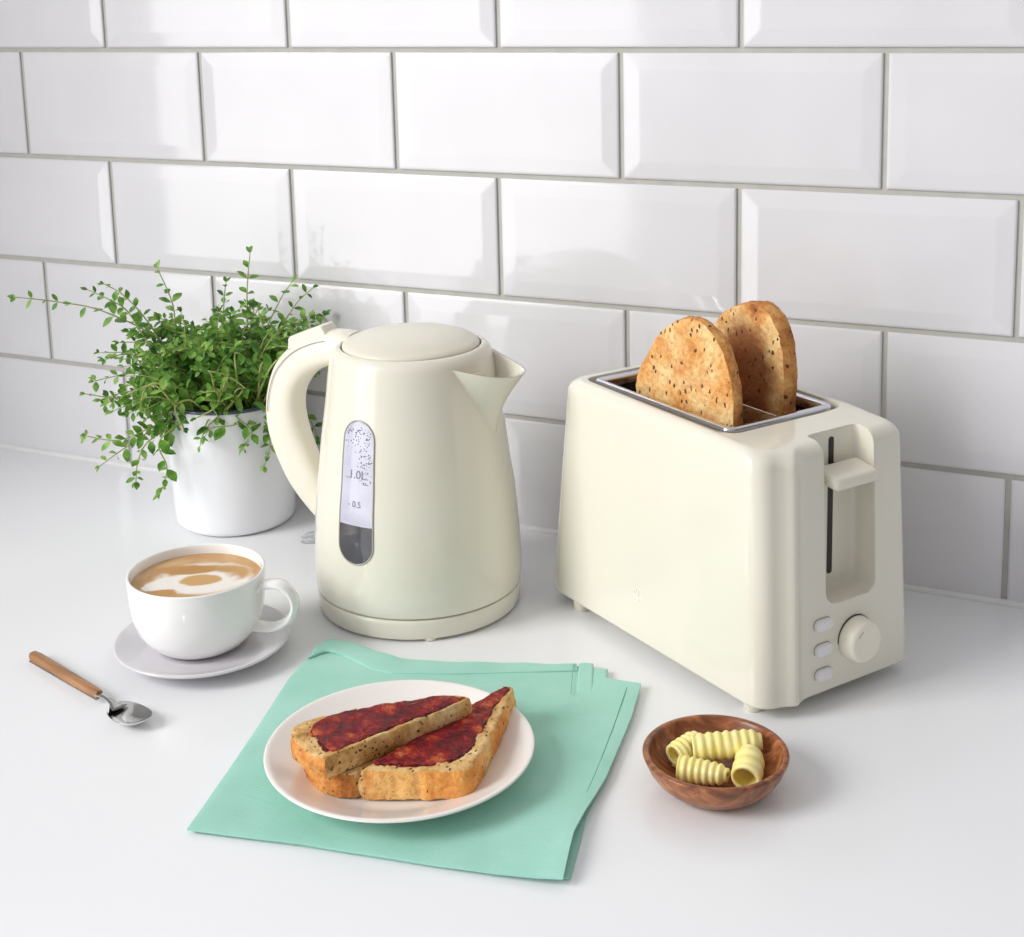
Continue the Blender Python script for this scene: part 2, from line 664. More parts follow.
# ------------------------------------------------------------------ kettle
KET = Vector((0.504, -0.157, 0.0))
kettle = thing('electric_kettle', 'cream electric kettle with pointed spout and oval water window on round base', 'kettle', KET)
bm = bmesh.new()
lathe(bm, [(0, 0.0020), (0.073, 0.0020), (0.0748, 0.0022), (0.0755, 0.0032), (0.0764, 0.0130), (0.0765, 0.0155), (0.0758, 0.0165), (0.0735, 0.0168), (0.06, 0.0168), (0, 0.0168)], 128)
base = finish('power_base', bm, CREAM, kettle)
for a in (-55, 65, 185):
    bm = bmesh.new()
    lathe(bm, [(0, 0), (0.0042, 0), (0.0050, 0.0006), (0.0055, 0.0030), (0, 0.0030)], 20, (0.0700 * cos(radians(a)), 0.0700 * sin(radians(a))))
    finish('foot', bm, CREAM_PLAIN, base)

BODY = [(0.0745, 0.0174), (0.0758, 0.0178), (0.0768, 0.0196), (0.0776, 0.027), (0.0775, 0.036), (0.0768, 0.050), (0.0760, 0.064), (0.0738, 0.090), (0.0712, 0.108), (0.0686, 0.130), (0.0645, 0.157), (0.0620, 0.176), (0.0602, 0.187), (0.0590, 0.1925), (0.0572, 0.1958), (0.0548, 0.1980), (0.0525, 0.1988)]


def body_r(z):
    for (r0, z0), (r1, z1) in zip(BODY[:-1], BODY[1:]):
        if z0 <= z <= z1:
            return r0 + (r1 - r0) * (z - z0) / (z1 - z0)
    return BODY[-1][0] if z > BODY[-1][1] else BODY[0][0]


SM = smooth_profile(BODY, 5)


def body_rs(z):
    for a, b in zip(SM[:-1], SM[1:]):
        if a.y <= z <= b.y and b.y > a.y:
            return a.x + (b.x - a.x) * (z - a.y) / (b.y - a.y)
    return body_r(z)


bm = bmesh.new()
lathe(bm, [(0, 0.0172)] + [(p.x, p.y) for p in SM] + [(0.0517, 0.1984), (0.0512, 0.1950), (0.050, 0.1945), (0, 0.1945)], 160)
body = finish('body', bm, CREAM, kettle, sharp=50)

# lid
bm = bmesh.new()
lp = smooth_profile([(0.0502, 0.1955), (0.0503, 0.1985), (0.0494, 0.2002), (0.046, 0.2022), (0.036, 0.2055), (0.020, 0.2078), (0.008, 0.2085), (0.0, 0.2086)], 5)
lathe(bm, [(0, 0.1952)] + [(max(p.x, 0), p.y) for p in lp], 128)
finish('lid', bm, LID_CREAM, kettle, sharp=60)

# spout: a pointed beak of sheet, tip towards +x
TIP = Vector((0.0915, 0, 0.1862))
VB = Vector((body_rs(0.134) + 0.0004, 0, 0.134))
root_a, root_z = radians(33), 0.1918


def spout_sheet(off):
    """grid: s across rim (left root - tip - right root), t from rim down to the seam with the body"""
    rows = []
    ns, ntt = 36, 14
    for i in range(ns + 1):
        s = -1 + 2 * i / ns
        k = abs(s)
        sg = 1 if s >= 0 else -1
        ra = root_a * sg
        rr = body_rs(root_z) - 0.0005
        root = Vector((rr * cos(ra), rr * sin(ra), root_z))
        # rim: slightly bowed sides, rounded tip
        e = sqrt(k * k + 0.02) - sqrt(0.02)
        e /= (sqrt(1.02) - sqrt(0.02))
        rim = TIP.lerp(root, e)
        bow = sin(pi * e ** 0.6) * 0.0085
        rim += Vector((0.25 * bow, sg * bow * 0.9, -0.25 * bow))
        rim.z -= 0.0008 * (1 - e)
        # seam with body
        za = VB.z + (root_z - VB.z) * e ** 1.12
        aa = ra * e ** 0.9
        rb = body_rs(za) - 0.0012
        seam = Vector((rb * cos(aa), rb * sin(aa), za))
        row = []
        for j in range(ntt + 1):
            t = j / ntt
            p = rim.lerp(seam, t)
            # concave throat: pulls inwards below the lip
            p.x -= 0.0050 * sin(pi * t) * (1 - e) ** 0.7
            d = Vector((p.x, p.y, 0)).normalized()
            p -= d * off * (1 if j < ntt else 0.3)
            row.append(p)
        rows.append(row)
    return rows


bm = bmesh.new()
so, si = spout_sheet(0.0), spout_sheet(0.0026)
for row in si:
    row[0].z -= 0.0002
vo = [[bm.verts.new(p) for p in r] for r in so]
vi = [[bm.verts.new(p) for p in r] for r in si]
for g in (vo, vi):
    for a, b in zip(g[:-1], g[1:]):
        for j in range(len(a) - 1):
            bm.faces.new((a[j], b[j], b[j + 1], a[j + 1]))
for i in range(len(vo) - 1):
    bm.faces.new((vo[i][0], vi[i][0], vi[i + 1][0], vo[i + 1][0]))
    bm.faces.new((vo[i][-1], vo[i + 1][-1], vi[i + 1][-1], vi[i][-1]))
for i in (0, -1):
    for j in range(len(vo[0]) - 1):
        bm.faces.new((vo[i][j], vo[i][j + 1], vi[i][j + 1], vi[i][j]))
spout = finish('spout', bm, CREAM, kettle, sharp=55)
# filter clip seen inside the spout mouth
bm = bmesh.new()
rounded_slab(bm, rrect(-0.006, 0.006, -0.0022, 0.0022, 0.0015, 3), 0, 0.0022, 0.0006, 2)
for v in bm.verts:
    a = radians(-11) + v.co.x / 0.06
    rr = body_rs(0.1835) + v.co.z - 0.0002
    v.co = Vector((rr * cos(a), rr * sin(a), 0.1835 + v.co.y))
finish('filter_clip', bm, CREAM_PLAIN, spout)
bm = bmesh.new()
rounded_slab(bm, rrect(-0.0075, 0.0075, -0.0012, 0.0012, 0.001, 3), 0, 0.0008, 0.0003, 2)
for v in bm.verts:
    a = radians(-11) + v.co.x / 0.06
    rr = body_rs(0.180) + v.co.z - 0.0001
    v.co = Vector((rr * cos(a), rr * sin(a), 0.1803 + v.co.y))
finish('filter_slot', bm, DARKGAP, spout)

# handle (local plane y=0, towards -x)
HO = [(-48, 202.4), (-58, 203.6), (-74, 201.8), (-97, 192.5), (-114.5, 177.5), (-123.5, 161.5), (-128.5, 141), (-128, 121), (-123, 103), (-113.5, 82.5), (-103.5, 68.8), (-92, 56.6), (-78, 44)]
HI = [(-48, 181), (-58, 179), (-74, 174), (-87, 166), (-95.5, 155), (-98.5, 145), (-98.6, 136), (-97.0, 127), (-94, 117), (-88.5, 103), (-83, 90), (-77, 78), (-69, 64)]
HW = [15, 14.5, 13.5, 13, 12.5, 12.5, 12.5, 12.5, 12, 11.5, 11, 10, 9.5]
ho = smooth_profile([(x, z) for x, z in HO], 5)
hi_ = smooth_profile([(x, z) for x, z in HI], 5)
hw = [v.x for v in smooth_profile([(w, 0) for w in HW], 5)]
rings = []
for o_, i_, w in zip(ho, hi_, hw):
    c = (o_ + i_) / 2
    d = (o_ - i_) / 2
    ring = []
    for k in range(28):
        a = 2 * pi * k / 28
        ex = 2.0 / 3.0
        cc = math.copysign(abs(cos(a)) ** ex, cos(a))
        ss = math.copysign(abs(sin(a)) ** ex, sin(a))
        # outer side narrower and rounder than the inner side
        ww = w * (1.0 - 0.16 * max(cc, 0) - 0.0 * min(cc, 0))
        p = c + d * cc
        ring.append((p.x * MM, ww * ss * MM, p.y * MM))
    rings.append(ring)
bm = bmesh.new()
loft(bm, rings, True, True, True)
handle = finish('handle', bm, CREAM_PLAIN, kettle, sharp=60)
# raised lid-release button on the crest of the handle
bm = bmesh.new()
prof = [(-103.5, 185.5), (-102.6, 194.5), (-101.0, 196.6), (-86, 202.6), (-74, 207.2), (-71.2, 207.0), (-68.5, 203.0), (-66, 198), (-85, 193)]
pr = []
for sgn, ins in ((-1, 1.6), (-1, 0.0), (1, 0.0), (1, 1.6)):
    y = sgn * (8 if ins == 0 else 9)
    cxp = sum(p[0] for p in prof) / len(prof)
    czp = sum(p[1] for p in prof) / len(prof)
    k = 1.0 if ins == 0 else 0.93
    pr.append([((cxp + (x - cxp) * k) * MM, (y if ins else sgn * 7.6) * MM, (czp + (z - czp) * k) * MM) for x, z in prof])
pr2 = [pr[0], pr[1], pr[2], pr[3]]
loft(bm, pr2, True, True, True)
finish('lid_release_button', bm, CREAM_PLAIN, handle, sharp=30)
# seam where the handle's top cap meets its grip
for sgn in (-1, 1):
    bm = bmesh.new()
    path = []
    for o_, i_, w in list(zip(ho, hi_, hw))[8:32]:
        d = (o_ - i_).normalized()
        p = o_ - d * 6.2
        path.append((p.x * MM, sgn * (w * 0.925) * MM, p.y * MM))
    tube(bm, path, 0.00035, 6)
    finish('cap_seam', bm, GAUGE_FRAME, handle)
# clear switch paddle at the foot of the handle
bm = bmesh.new()
rounded_slab(bm, rrect(-0.011, 0.011, -0.0095, 0.0095, 0.008, 6), 0, 0.0055, 0.0018, 3)
for v in bm.verts:
    v.co = Vector((-0.0925 + v.co.x, v.co.y, 0.0295 + v.co.z - (v.co.x + 0.012) * -0.18))
finish('switch', bm, SWITCH, kettle)

# water gauge let into the body
GA = radians(-96.0)
GR = 0.0136
Z0, Z1 = 0.0555, 0.1575


def wrap(x, z, lift):
    r = body_rs(z) + lift
    a = GA + x / 0.0690
    return Vector((r * cos(a), r * sin(a), z))


def stadium(z0, z1, r, n=14):
    out = []
    for k in range(n + 1):
        a = pi * k / n
        out.append((r * cos(a), z1 - r + r * sin(a)))
    m = 12
    for k in range(1, m):
        out.append((-r, z1 - r + (z0 + r - z1 + r) * k / m))
    for k in range(n + 1):
        a = pi + pi * k / n
        out.append((r * cos(a), z0 + r + r * sin(a)))
    for k in range(1, m):
        out.append((r, z0 + r + (z1 - r - z0 - r) * k / m))
    return out


def half_width(z, z0, z1, r):
    if z > z1 - r:
        return sqrt(max(r * r - (z - (z1 - r)) ** 2, 0))
    if z < z0 + r:
        return sqrt(max(r * r - (z0 + r - z) ** 2, 0))
    return r


def gauge_patch(za, zb, lift, r, nz=40, nx=12):
    bm = bmesh.new()
    rows = []
    for i in range(nz + 1):
        z = za + (zb - za) * i / nz
        w = max(half_width(z, Z0 + GR - r, Z1 - GR + r, r), 0.0003)
        rows.append([wrap(-w + 2 * w * j / nx, z, lift) for j in range(nx + 1)])
    loft(bm, rows, False)
    return bm


gauge = finish('water_gauge', gauge_patch(Z0 + 0.0004, Z1 - 0.0004, 0.00035, GR - 0.0004), GAUGE, kettle)
finish('water', gauge_patch(Z0 + 0.0004, 0.0835, 0.00055, GR - 0.0004, 16), WATER, gauge)
bm = bmesh.new()
st = stadium(Z0, Z1, GR)
rings = []
n = len(st)
for i in range(n):
    x, z = st[i]
    p0 = wrap(*st[i - 1], 0.0003)
    p1 = wrap(*st[(i + 1) % n], 0.0003)
    p = wrap(x, z, 0.0003)
    t = (p1 - p0).normalized()
    nn = Vector((p.x, p.y, 0)).normalized()
    b_ = t.cross(nn).normalized()
    rings.append([p + nn * (0.0006 * cos(2 * pi * k / 8)) + b_ * (0.0006 * sin(2 * pi * k / 8)) for k in range(8)])
rings.append(rings[0])
loft(bm, rings, True)
bmesh.ops.remove_doubles(bm, verts=bm.verts[:], dist=1e-6)
finish('gauge_rim', bm, GAUGE_FRAME, gauge)
# condensation beads in the upper half
bm = bmesh.new()
for i in range(150):
    z = random.triangular(0.110, 0.153, 0.150)
    w = half_width(z, Z0, Z1, GR) - 0.0016
    x = random.uniform(-w, w) if z > 0.135 else random.triangular(-w * 0.2, w, w)
    r = random.uniform(0.00022, 0.0006)
    c = wrap(x, z, 0.0004)
    nn = Vector((c.x, c.y, 0)).normalized()
    mt = Matrix.Translation(c) @ nn.to_track_quat('Z', 'Y').to_matrix().to_4x4() @ Matrix.Diagonal((r, r, r * 0.5, 1))
    bmesh.ops.create_icosphere(bm, subdivisions=1, radius=1.0, matrix=mt)
cd = finish('condensation', bm, DROPLET, gauge, sharp=0)
cd['kind'] = 'stuff'


def text_mesh(s, size):
    cu = bpy.data.curves.new('txt', 'FONT')
    cu.body = s
    cu.size = size
    cu.align_x = 'CENTER'
    cu.align_y = 'CENTER'
    ob = bpy.data.objects.new('txt', cu)
    COL.objects.link(ob)
    bpy.context.view_layer.update()
    me = bpy.data.meshes.new_from_object(ob.evaluated_get(bpy.context.evaluated_depsgraph_get()))
    bpy.data.objects.remove(ob, do_unlink=True)
    b = bmesh.new()
    b.from_mesh(me)
    bpy.data.meshes.remove(me)
    return b


def gauge_text(s, size, x0, z0):
    b = text_mesh(s, size)
    for v in b.verts:
        v.co = wrap(x0 + v.co.x, z0 + v.co.y, 0.0006)
    return b


for s, size, x0, z0 in (('1.0L', 0.0085, 0.0005, 0.1195), ('_', 0.009, -0.007, 0.1205), ('_', 0.009, 0.0075, 0.1170), ('- 0.5', 0.006, -0.001, 0.0985)):
    finish('gauge_marking', gauge_text(s, size, x0, z0), MARK, gauge, smooth=False)

# ------------------------------------------------------------------ toaster
TO = Vector((0.730, -0.128, 0.0))
TROT = radians(-31.8)
TU = Vector((cos(TROT), sin(TROT), 0))
TV = Vector((-sin(TROT), cos(TROT), 0))
toaster = thing('toaster', 'cream two-slice toaster with control panel on its right end, beside the butter bowl', 'toaster', TO, TROT)


def arc(cx, cy, r, a0, a1, n):
    return [(cx + r * cos(radians(a0 + (a1 - a0) * k / n)), cy + r * sin(radians(a0 + (a1 - a0) * k / n))) for k in range(n + 1)]


def plan(z):
    """outline of the shell at height z (mm), ccw"""
    t = max(0.0, min(1.0, (z - 8) / 167.0))
    uL = -123.0 + 20.0 * t ** 1.15
    uR = 115.5 - 6.5 * t
    vF = -64.0 + 2.0 * t
    vB = 66.5 - 4.5 * t
    p = []
    rl = 15
    p += arc(uL + rl, vF + rl, rl, 180, 270, 8)
    p += [(uL + (uR - uL) * k / 6, vF) for k in range(1, 5)]
    # front right corner: swells round, dips, then a flange and the end panel
    sp = [(uR - 16, vF), (uR - 10, vF + 1.1), (uR - 5.0, vF + 4.6), (uR - 2.2, vF + 9.0), (uR - 0.8, vF + 14.0), (uR + 1.0, vF + 18.5), (uR + 3.0, vF + 22.0), (uR + 4.0, vF + 24.5), (uR + 3.7, vF + 26.6), (uR + 2.4, vF + 29.0), (uR + 0.8, vF + 33.0), (uR, vF + 37.5)]
    p += [(q.x, q.y) for q in smooth_profile(sp, 3)]
    p += [(uR, vF + 37.5 + (vB - 8 - vF - 37.5) * k / 5) for k in range(1, 5)]
    p += arc(uR - 8, vB - 8, 8, 0, 90, 6)
    p += [(uR - 8 - (uR - uL - 23) * k / 6, vB) for k in range(1, 6)]
    p += arc(uL + rl, vB - rl, rl, 90, 180, 8)[:-1]
    return p


def shrink(poly, d):
    return [(-1 + (x + 1) * (1 - d / 112.0), y * (1 - d / 63.0)) for x, y in poly]


rings = []
HB, HT = 8.0, 175.0
for k in range(4):
    a = pi / 2 * (1 - k / 4)
    rings.append([(x * MM, y * MM, (HB + 3 - 3 * sin(a)) * MM) for x, y in shrink(plan(HB), 3 * (1 - cos(a)) + 0.0)])
for z in [11, 30, 55, 80, 105, 130, 150, 160]:
    rings.append([(x * MM, y * MM, z * MM) for x, y in plan(z)])
RT = 8.0
for k in range(0, 8):
    a = pi / 2 * k / 7
    z = HT - RT + RT * sin(a)
    rings.append([(x * MM, y * MM, z * MM) for x, y in shrink(plan(min(z, 172)), RT * (1 - cos(a)))])
for ring in rings:
    for i, (x, y, z) in enumerate(ring):
        if z > 0.150:
            k = min(1.0, (z - 0.150) / 0.015)
            ring[i] = (x, y, z - k * 0.0055 * max(0.0, (x - 0.060) / 0.055) ** 2)
bm = bmesh.new()
loft(bm, rings, True, True, True)
shell = finish('body', bm, CREAM, toaster)


def cutter(poly, z0, z1):
    b = bmesh.new()
    loft(b, [[(x * MM, y * MM, z0 * MM) for x, y in poly], [(x * MM, y * MM, z1 * MM) for x, y in poly]], True, True, True)
    return finish('cutter', b, CREAM, toaster)


FU0, FU1, FV0, FV1 = -87, 62.5, -46, 47
well = cutter(rrect(FU0 - 4.2, FU1 + 4.2, FV0 - 4.2, FV1 + 4.2, 9), 60, 200)
# channel for the lever, open at the top, rounded floor
RV0, RV1, RU, RZ = -9.5, 34.0, 93.0, 65.5
ch_prof = [(RV0, 220)] + [(RV0 + 9 - 9 * cos(radians(a)), RZ + 9 - 9 * sin(radians(a))) for a in range(0, 91, 15)] + [(RV1 - 9 + 9 * sin(radians(a)), RZ + 9 - 9 * cos(radians(a))) for a in range(0, 91, 15)] + [(RV1, 220)]
bm = bmesh.new()
rings = []
for k in range(5):       # soft inner edges along the back wall
    a = radians(90 * k / 4)
    ins = 4.0 * (1 - sin(a))
    uu = RU + 4.0 * (1 - cos(a))
    cxv, czv = (RV0 + RV1) / 2, 150
    rings.append([(uu * MM, (v + (ins if v < cxv else -ins)) * MM, (z + (ins if z < 140 else 0)) * MM) for v, z in ch_prof])
rings.append([(150 * MM, v * MM, z * MM) for v, z in ch_prof])
loft(bm, rings, True, True, True)
chan = finish('cutter', bm, CREAM, toaster)
slot = cutter(rrect(70, 100, 10.8, 14.4, 1.7, 4), 85, 172)
boolean_cut(shell, [well, chan])
sharpen(shell, 28)

# lever slot (dark track let into the channel's back wall)
bm = bmesh.new()
tr_poly = rrect(10.4, 14.8, 75, 167.5, 2.0, 5)
loft(bm, [[((RU - 0.2) * MM, v * MM, z * MM) for v, z in tr_poly], [((RU + 0.35) * MM, v * MM, z * MM) for v, z in tr_poly]], True, True, True)
bpy.data.objects.remove(slot, do_unlink=True)
finish('lever_track', bm, DARKGAP, toaster)

# lever
bm = bmesh.new()
rounded_slab(bm, [(x * MM, y * MM) for x, y in rrect(96.5, 117.5, -6.5, 31.5, 4, 5)], 0.1440, 0.1522, 0.0026, 4)
for v in bm.verts:
    v.co.z -= (v.co.x - 0.0965) * 0.16
lever = finish('lever', bm, CREAM_PLAIN, toaster, sharp=50)
bm = bmesh.new()
loft(bm, [[(u * MM, v * MM, z * MM) for v, z in rrect(11.4, 14.0, 141, 151, 0.6, 2)] for u in (93.0, 99)], True, True, True)
finish('lever_stem', bm, DARKGAP, lever)

# browning dial
KV, KZ = 15.0, 38.5
bm = bmesh.new()
dp = [(0, 0), (14.2, 0), (14.6, 0.6), (14.3, 2), (13.6, 9.2), (12.9, 10.6), (11.4, 11.3), (10.4, 11.0), (0, 10.8)]
lathe(bm, [(r * MM, z * MM) for r, z in dp], 64)
for v in bm.verts:
    v.co = Vector((0.1143 + v.co.z, KV * MM + v.co.x, KZ * MM + v.co.y))
dial = finish('browning_dial', bm, DIAL, toaster, sharp=50)
bm = bmesh.new()
tube(bm, [(0.1143 + 0.0109, (KV - 7.2) * MM, (KZ + 5.0) * MM), (0.1143 + 0.0109, (KV - 3.5) * MM, (KZ + 8.3) * MM)], 0.00035, 6)
finish('dial_mark', bm, GAUGE_FRAME, dial)
bm = bmesh.new()
ring = []
for r, z in ((14.2, 0), (15.1, 0.0), (15.1, 0.25), (14.2, 0.25)):
    ring.append((r * MM, z * MM))
lathe(bm, ring + [ring[0]], 64)
for v in bm.verts:
    v.co = Vector((0.1141 + v.co.z, KV * MM + v.co.x, KZ * MM + v.co.y))
finish('dial_gap', bm, DARKGAP, dial)

# three buttons in a column
for i, zc in enumerate((54.5, 38.0, 21.5)):
    bm = bmesh.new()
    poly = rrect(-7.3, 7.3, -3.9, 3.9, 3.8, 6)
    prs = []
    for d, h in ((0, 0), (0, 2.0), (0.35, 2.7), (1.1, 3.1)):
        prs.append([(h * MM, x * MM, y * MM) for x, y in inset_poly(poly, d)])
    loft(bm, prs, True, True, True)
    bt = finish('button', bm, BUTTON, toaster, sharp=50, loc=((115.4 - 6.5 * (zc - 8) / 167 - 0.1) * MM, -13.2 * MM, zc * MM))
    bt['label'] = 'grey white oval push button'
    bm = bmesh.new()
    outer = inset_poly(poly, -0.4)
    loft(bm, [[(0.0, x * MM, y * MM) for x, y in outer], [(0.0003, x * MM, y * MM) for x, y in outer]], True, True, True)
    finish('button_gap', bm, SOFTGAP, bt)

# feet
for fu, fv in ((-90, -55), (93, -52), (92, 50), (-86, 52)):
    bm = bmesh.new()
    lathe(bm, [(0, 0), (5.0 * MM, 0), (5.8 * MM, 0.8 * MM), (7.0 * MM, 8.6 * MM), (0, 8.6 * MM)], 24)
    finish('foot', bm, CREAM_PLAIN, toaster, loc=(fu * MM, fv * MM, 0))

# dark chamber, chrome frame and divider
bm = bmesh.new()
ri, ro = rrect(FU0 + 5, FU1 - 5, FV0 + 5, FV1 - 5, 5), rrect(FU0 + 2, FU1 - 2, FV0 + 2, FV1 - 2, 6)
rings = []
rings.append([(x * MM, y * MM, 0.062) for x, y in ro])
rings.append([(x * MM, y * MM, 0.171) for x, y in ro])
rings.append([(x * MM, y * MM, 0.171) for x, y in ri])
rings.append([(x * MM, y * MM, 0.064) for x, y in ri])
loft(bm, rings, True, True, True)
chamber = finish('toasting_chamber', bm, CHAMBER, toaster)
bm = bmesh.new()
of, inn = (FU0, FU1, FV0, FV1, 7), 6.2
rings = []
for d, z in ((0.6, 168.5), (0, 170), (0, 173.6), (0.5, 174.8), (1.6, 175.4), (5.0, 175.0), (6.0, 174.0), (6.2, 172.5), (6.2, 168.5)):
    rings.append([(x * MM, y * MM, z * MM) for x, y in rrect(FU0 + d, FU1 - d, FV0 + d, FV1 - d, max(7 - d, 1.2))])
rings.append(rings[0])
loft(bm, rings, True)
bmesh.ops.remove_doubles(bm, verts=bm.verts[:], dist=1e-6)
frame = finish('chrome_frame', bm, CHROME, toaster, sharp=50)
bm = bmesh.new()
rounded_slab(bm, [(x * MM, y * MM) for x, y in rrect(FU0 + 5, FU1 - 5, -0.6, 2.6, 0.8, 3)], 0.155, 0.1745, 0.0008, 3)
finish('slot_divider', bm, CHROME, toaster, sharp=50)
# bread guide wires inside the two slots
for vv in (-40, -10, 12, 42):
    bm = bmesh.new()
    for uu in range(int(FU0) + 16, int(FU1) - 8, 21):
        tube(bm, [(uu * MM, vv * MM, 0.066), (uu * MM, vv * MM, 0.12), (uu * MM, vv * MM, 0.166)], 0.0009, 6)
    tube(bm, [((FU0 + 6) * MM, vv * MM, 0.162), ((FU1 - 6) * MM, vv * MM, 0.162)], 0.0009, 6)
    finish('bread_guide', bm, STEEL, toaster)
# small embossed badge low on the front
bm = bmesh.new()
bu, bz = -12.5, 42.5
for pts in ([(-2.6, 1.4), (-2.9, -0.6), (-2.2, -1.9)], [(-0.4, 3.2), (-0.6, 0.4), (0.0, -1.2)], [(2.0, 3.0), (2.1, 0.0), (1.9, -1.4)], [(-3.0, -2.6), (0.0, -3.0), (3.0, -3.9)]):
    tube(bm, [((bu + a) * MM, -0.06370, (bz + b) * MM) for a, b in [tuple(q) for q in smooth_profile(pts, 4)]], 0.00045, 6)
finish('badge', bm, BADGE, toaster)

# ------------------------------------------------------------------ bread slices


def ring_scale(poly, k, c):
    return [(c[0] + (x - c[0]) * k, c[1] + (y - c[1]) * k) for x, y in poly]


def resample(poly, n, closed=True):
    P = [Vector(p) for p in poly]
    if closed:
        P.append(P[0])
    L = [0]
    for a, b in zip(P[:-1], P[1:]):
        L.append(L[-1] + (b - a).length)
    out = []
    for k in range(n):
        s = L[-1] * k / (n if closed else n - 1)
        for i in range(len(P) - 1):
            if L[i] <= s <= L[i + 1] + 1e-9:
                t = (s - L[i]) / max(L[i + 1] - L[i], 1e-9)
                q = P[i].lerp(P[i + 1], t)
                out.append(tuple(q))
                break
    return out


def bread_meshes(outline, th, crust_flags=None, n=110, seed=0.0, bulge=0.8, rough=0.5):
    """outline (mm, ccw, in x/y); th = thickness in z. Returns bmeshes (crumb, crust).
    crust_flags(x, y) -> True where the edge carries crust"""
    poly = resample(outline, n)
    c = (sum(p[0] for p in poly) / n, sum(p[1] for p in poly) / n)
    R = []
    for k, z in ((0.0, 0), (0.2, 0), (0.4, 0), (0.6, 0), (0.78, 0), (0.9, 0), (0.965, 0.1)):
        R.append((ring_scale(poly, k, c), z))
    edge = [(inset_poly(poly, 0.35), 0.8), (inset_poly(poly, -bulge * 0.5), th * 0.3), (inset_poly(poly, -bulge), th * 0.5), (inset_poly(poly, -bulge * 0.5), th * 0.7), (inset_poly(poly, 0.35), th - 0.8)]

    def disp(x, y, z, amt):
        v = Vector((x * 0.11 + seed, y * 0.11 - seed, z * 0.11 + 3.1))
        w = Vector((x * 0.45 + seed, y * 0.45, z * 0.45))
        d = noise.noise_vector(v) * amt * 1.1 + noise.noise_vector(w) * amt * 0.7
        return Vector((x, y, z)) + d

    def place(ringz, amt=rough):
        ring, z = ringz
        return [disp(x, y, z, amt) * MM for x, y in ring]
    bot = [place(r) for r in R] + [place(edge[0])]
    side = [place(e, rough * 1.2) for e in edge]
    side[0] = bot[-1]
    top = [place((r, th - z)) for r, z in R] + [place(edge[-1])]
    side[-1] = top[-1]
    crumb, crust = bmesh.new(), bmesh.new()
    loft(crumb, bot)
    loft(crumb, top)
    flags = [True] * n if crust_flags is None else [crust_flags(*p) for p in poly]
    for dst, want in ((crust, True), (crumb, False)):
        rv = [[dst.verts.new(p) for p in r] for r in side]
        for a, b in zip(rv[:-1], rv[1:]):
            for i in range(n):
                if flags[i] == want:
                    j = (i + 1) % n
                    dst.faces.new((a[i], a[j], b[j], b[i]))
        bmesh.ops.delete(dst, geom=[v for v in dst.verts if not v.link_faces], context='VERTS')
    for b in (crumb, crust):
        bmesh.ops.remove_doubles(b, verts=b.verts[:], dist=1e-6)
    return crumb, crust


def slice_in_slot(name_label, outline, vnear, th, mat_face, loc_v, lean, seed, root_u):
    """outline in (u, z) mm measured in toaster axes"""
    zb = min(p[1] for p in outline)
    root = thing('toast_slice', name_label, 'toast', group='toast slices in the toaster')
    # slice axes: x along the slot, y up, z towards the wall
    base = TO + TU * (root_u * MM) + TV * (vnear * MM) + Vector((0, 0, zb * MM))
    mw = Matrix((TU, Vector((0, 0, 1)), TV)).transposed().to_4x4()
    mw = Matrix.Translation(base) @ mw @ Matrix.Rotation(radians(lean), 4, 'X')
    root.matrix_world = mw
    poly = [(u - root_u, z - zb) for u, z in outline]
    crumb, crust = bread_meshes(poly, th, None, 150, seed, 0.9, 0.7)
    finish('crumb', crumb, mat_face, root, sharp=0)
    finish('crust', crust, TOAST_CRUST, root, sharp=0)
    return root


S1 = [(-58, 105), (46.5, 105), (47, 172), (47, 187), (45.2, 197), (42.2, 208), (38.0, 217), (32, 224), (24, 229.8), (15, 233.4), (6, 234.6), (-3, 233.1), (-14.7, 228.4), (-26.7, 220.5), (-36, 210.5), (-45, 198), (-53.5, 186), (-57.5, 173)]
S2 = [(-58, 105), (44, 105), (44.5, 172), (45.4, 190), (44.5, 208), (40.5, 222), (34.5, 232.4), (27, 238.2), (19, 240.2), (12.0, 239.4), (2.0, 237.0), (-8, 233.5), (-17, 228.0), (-26, 218), (-38, 206), (-50, 194), (-57, 178)]
slice_in_slot('toast slice standing in the front slot of the toaster, pale gold face forward', S1, -30, 10.0, TOAST_FACE, 0, 0, 1.7, -5)
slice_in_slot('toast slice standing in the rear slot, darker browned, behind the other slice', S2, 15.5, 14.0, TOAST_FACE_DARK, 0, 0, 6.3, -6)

# ------------------------------------------------------------------ cup, saucer, coffee
CC = Vector((0.4035, -0.2925, 0.0))
saucer = finish('saucer', (lambda b: (lathe(b, [(0, 0.0), (0.030, 0.0), (0.0335, 0.0004), (0.036, 0.0022)] + [(p.x, p.y) for p in smooth_profile([(0.040, 0.0040), (0.050, 0.0070), (0.0585, 0.0100), (0.0603, 0.0112), (0.0606, 0.0122), (0.0598, 0.0128), (0.057, 0.0122), (0.048, 0.0095), (0.036, 0.0068), (0.030, 0.0060)], 4)] + [(0.0275, 0.0052), (0.0, 0.0050)], 128), b)[1])(bmesh.new()), SAUCER_M, loc=(0.4075, -0.2950, 0.0))
tag(saucer, 'pale grey round saucer lying under the white coffee cup', 'saucer')
cup = thing('coffee_cup', 'white rounded porcelain cup of latte standing on the saucer', 'cup', CC + Vector((0, 0, 0.0056)))
bm = bmesh.new()
outer = smooth_profile([(0.0245, 0.0), (0.0275, 0.0006), (0.0330, 0.0042), (0.0402, 0.0120), (0.0443, 0.0220), (0.0463, 0.0330), (0.0472, 0.0440), (0.0474, 0.0520), (0.0475, 0.0538)], 5)
inner = smooth_profile([(0.0468, 0.0546), (0.0455, 0.0540), (0.0448, 0.0500), (0.0440, 0.0360), (0.0415, 0.0220), (0.0360, 0.0120), (0.0200, 0.0060), (0.0, 0.0050)], 5)
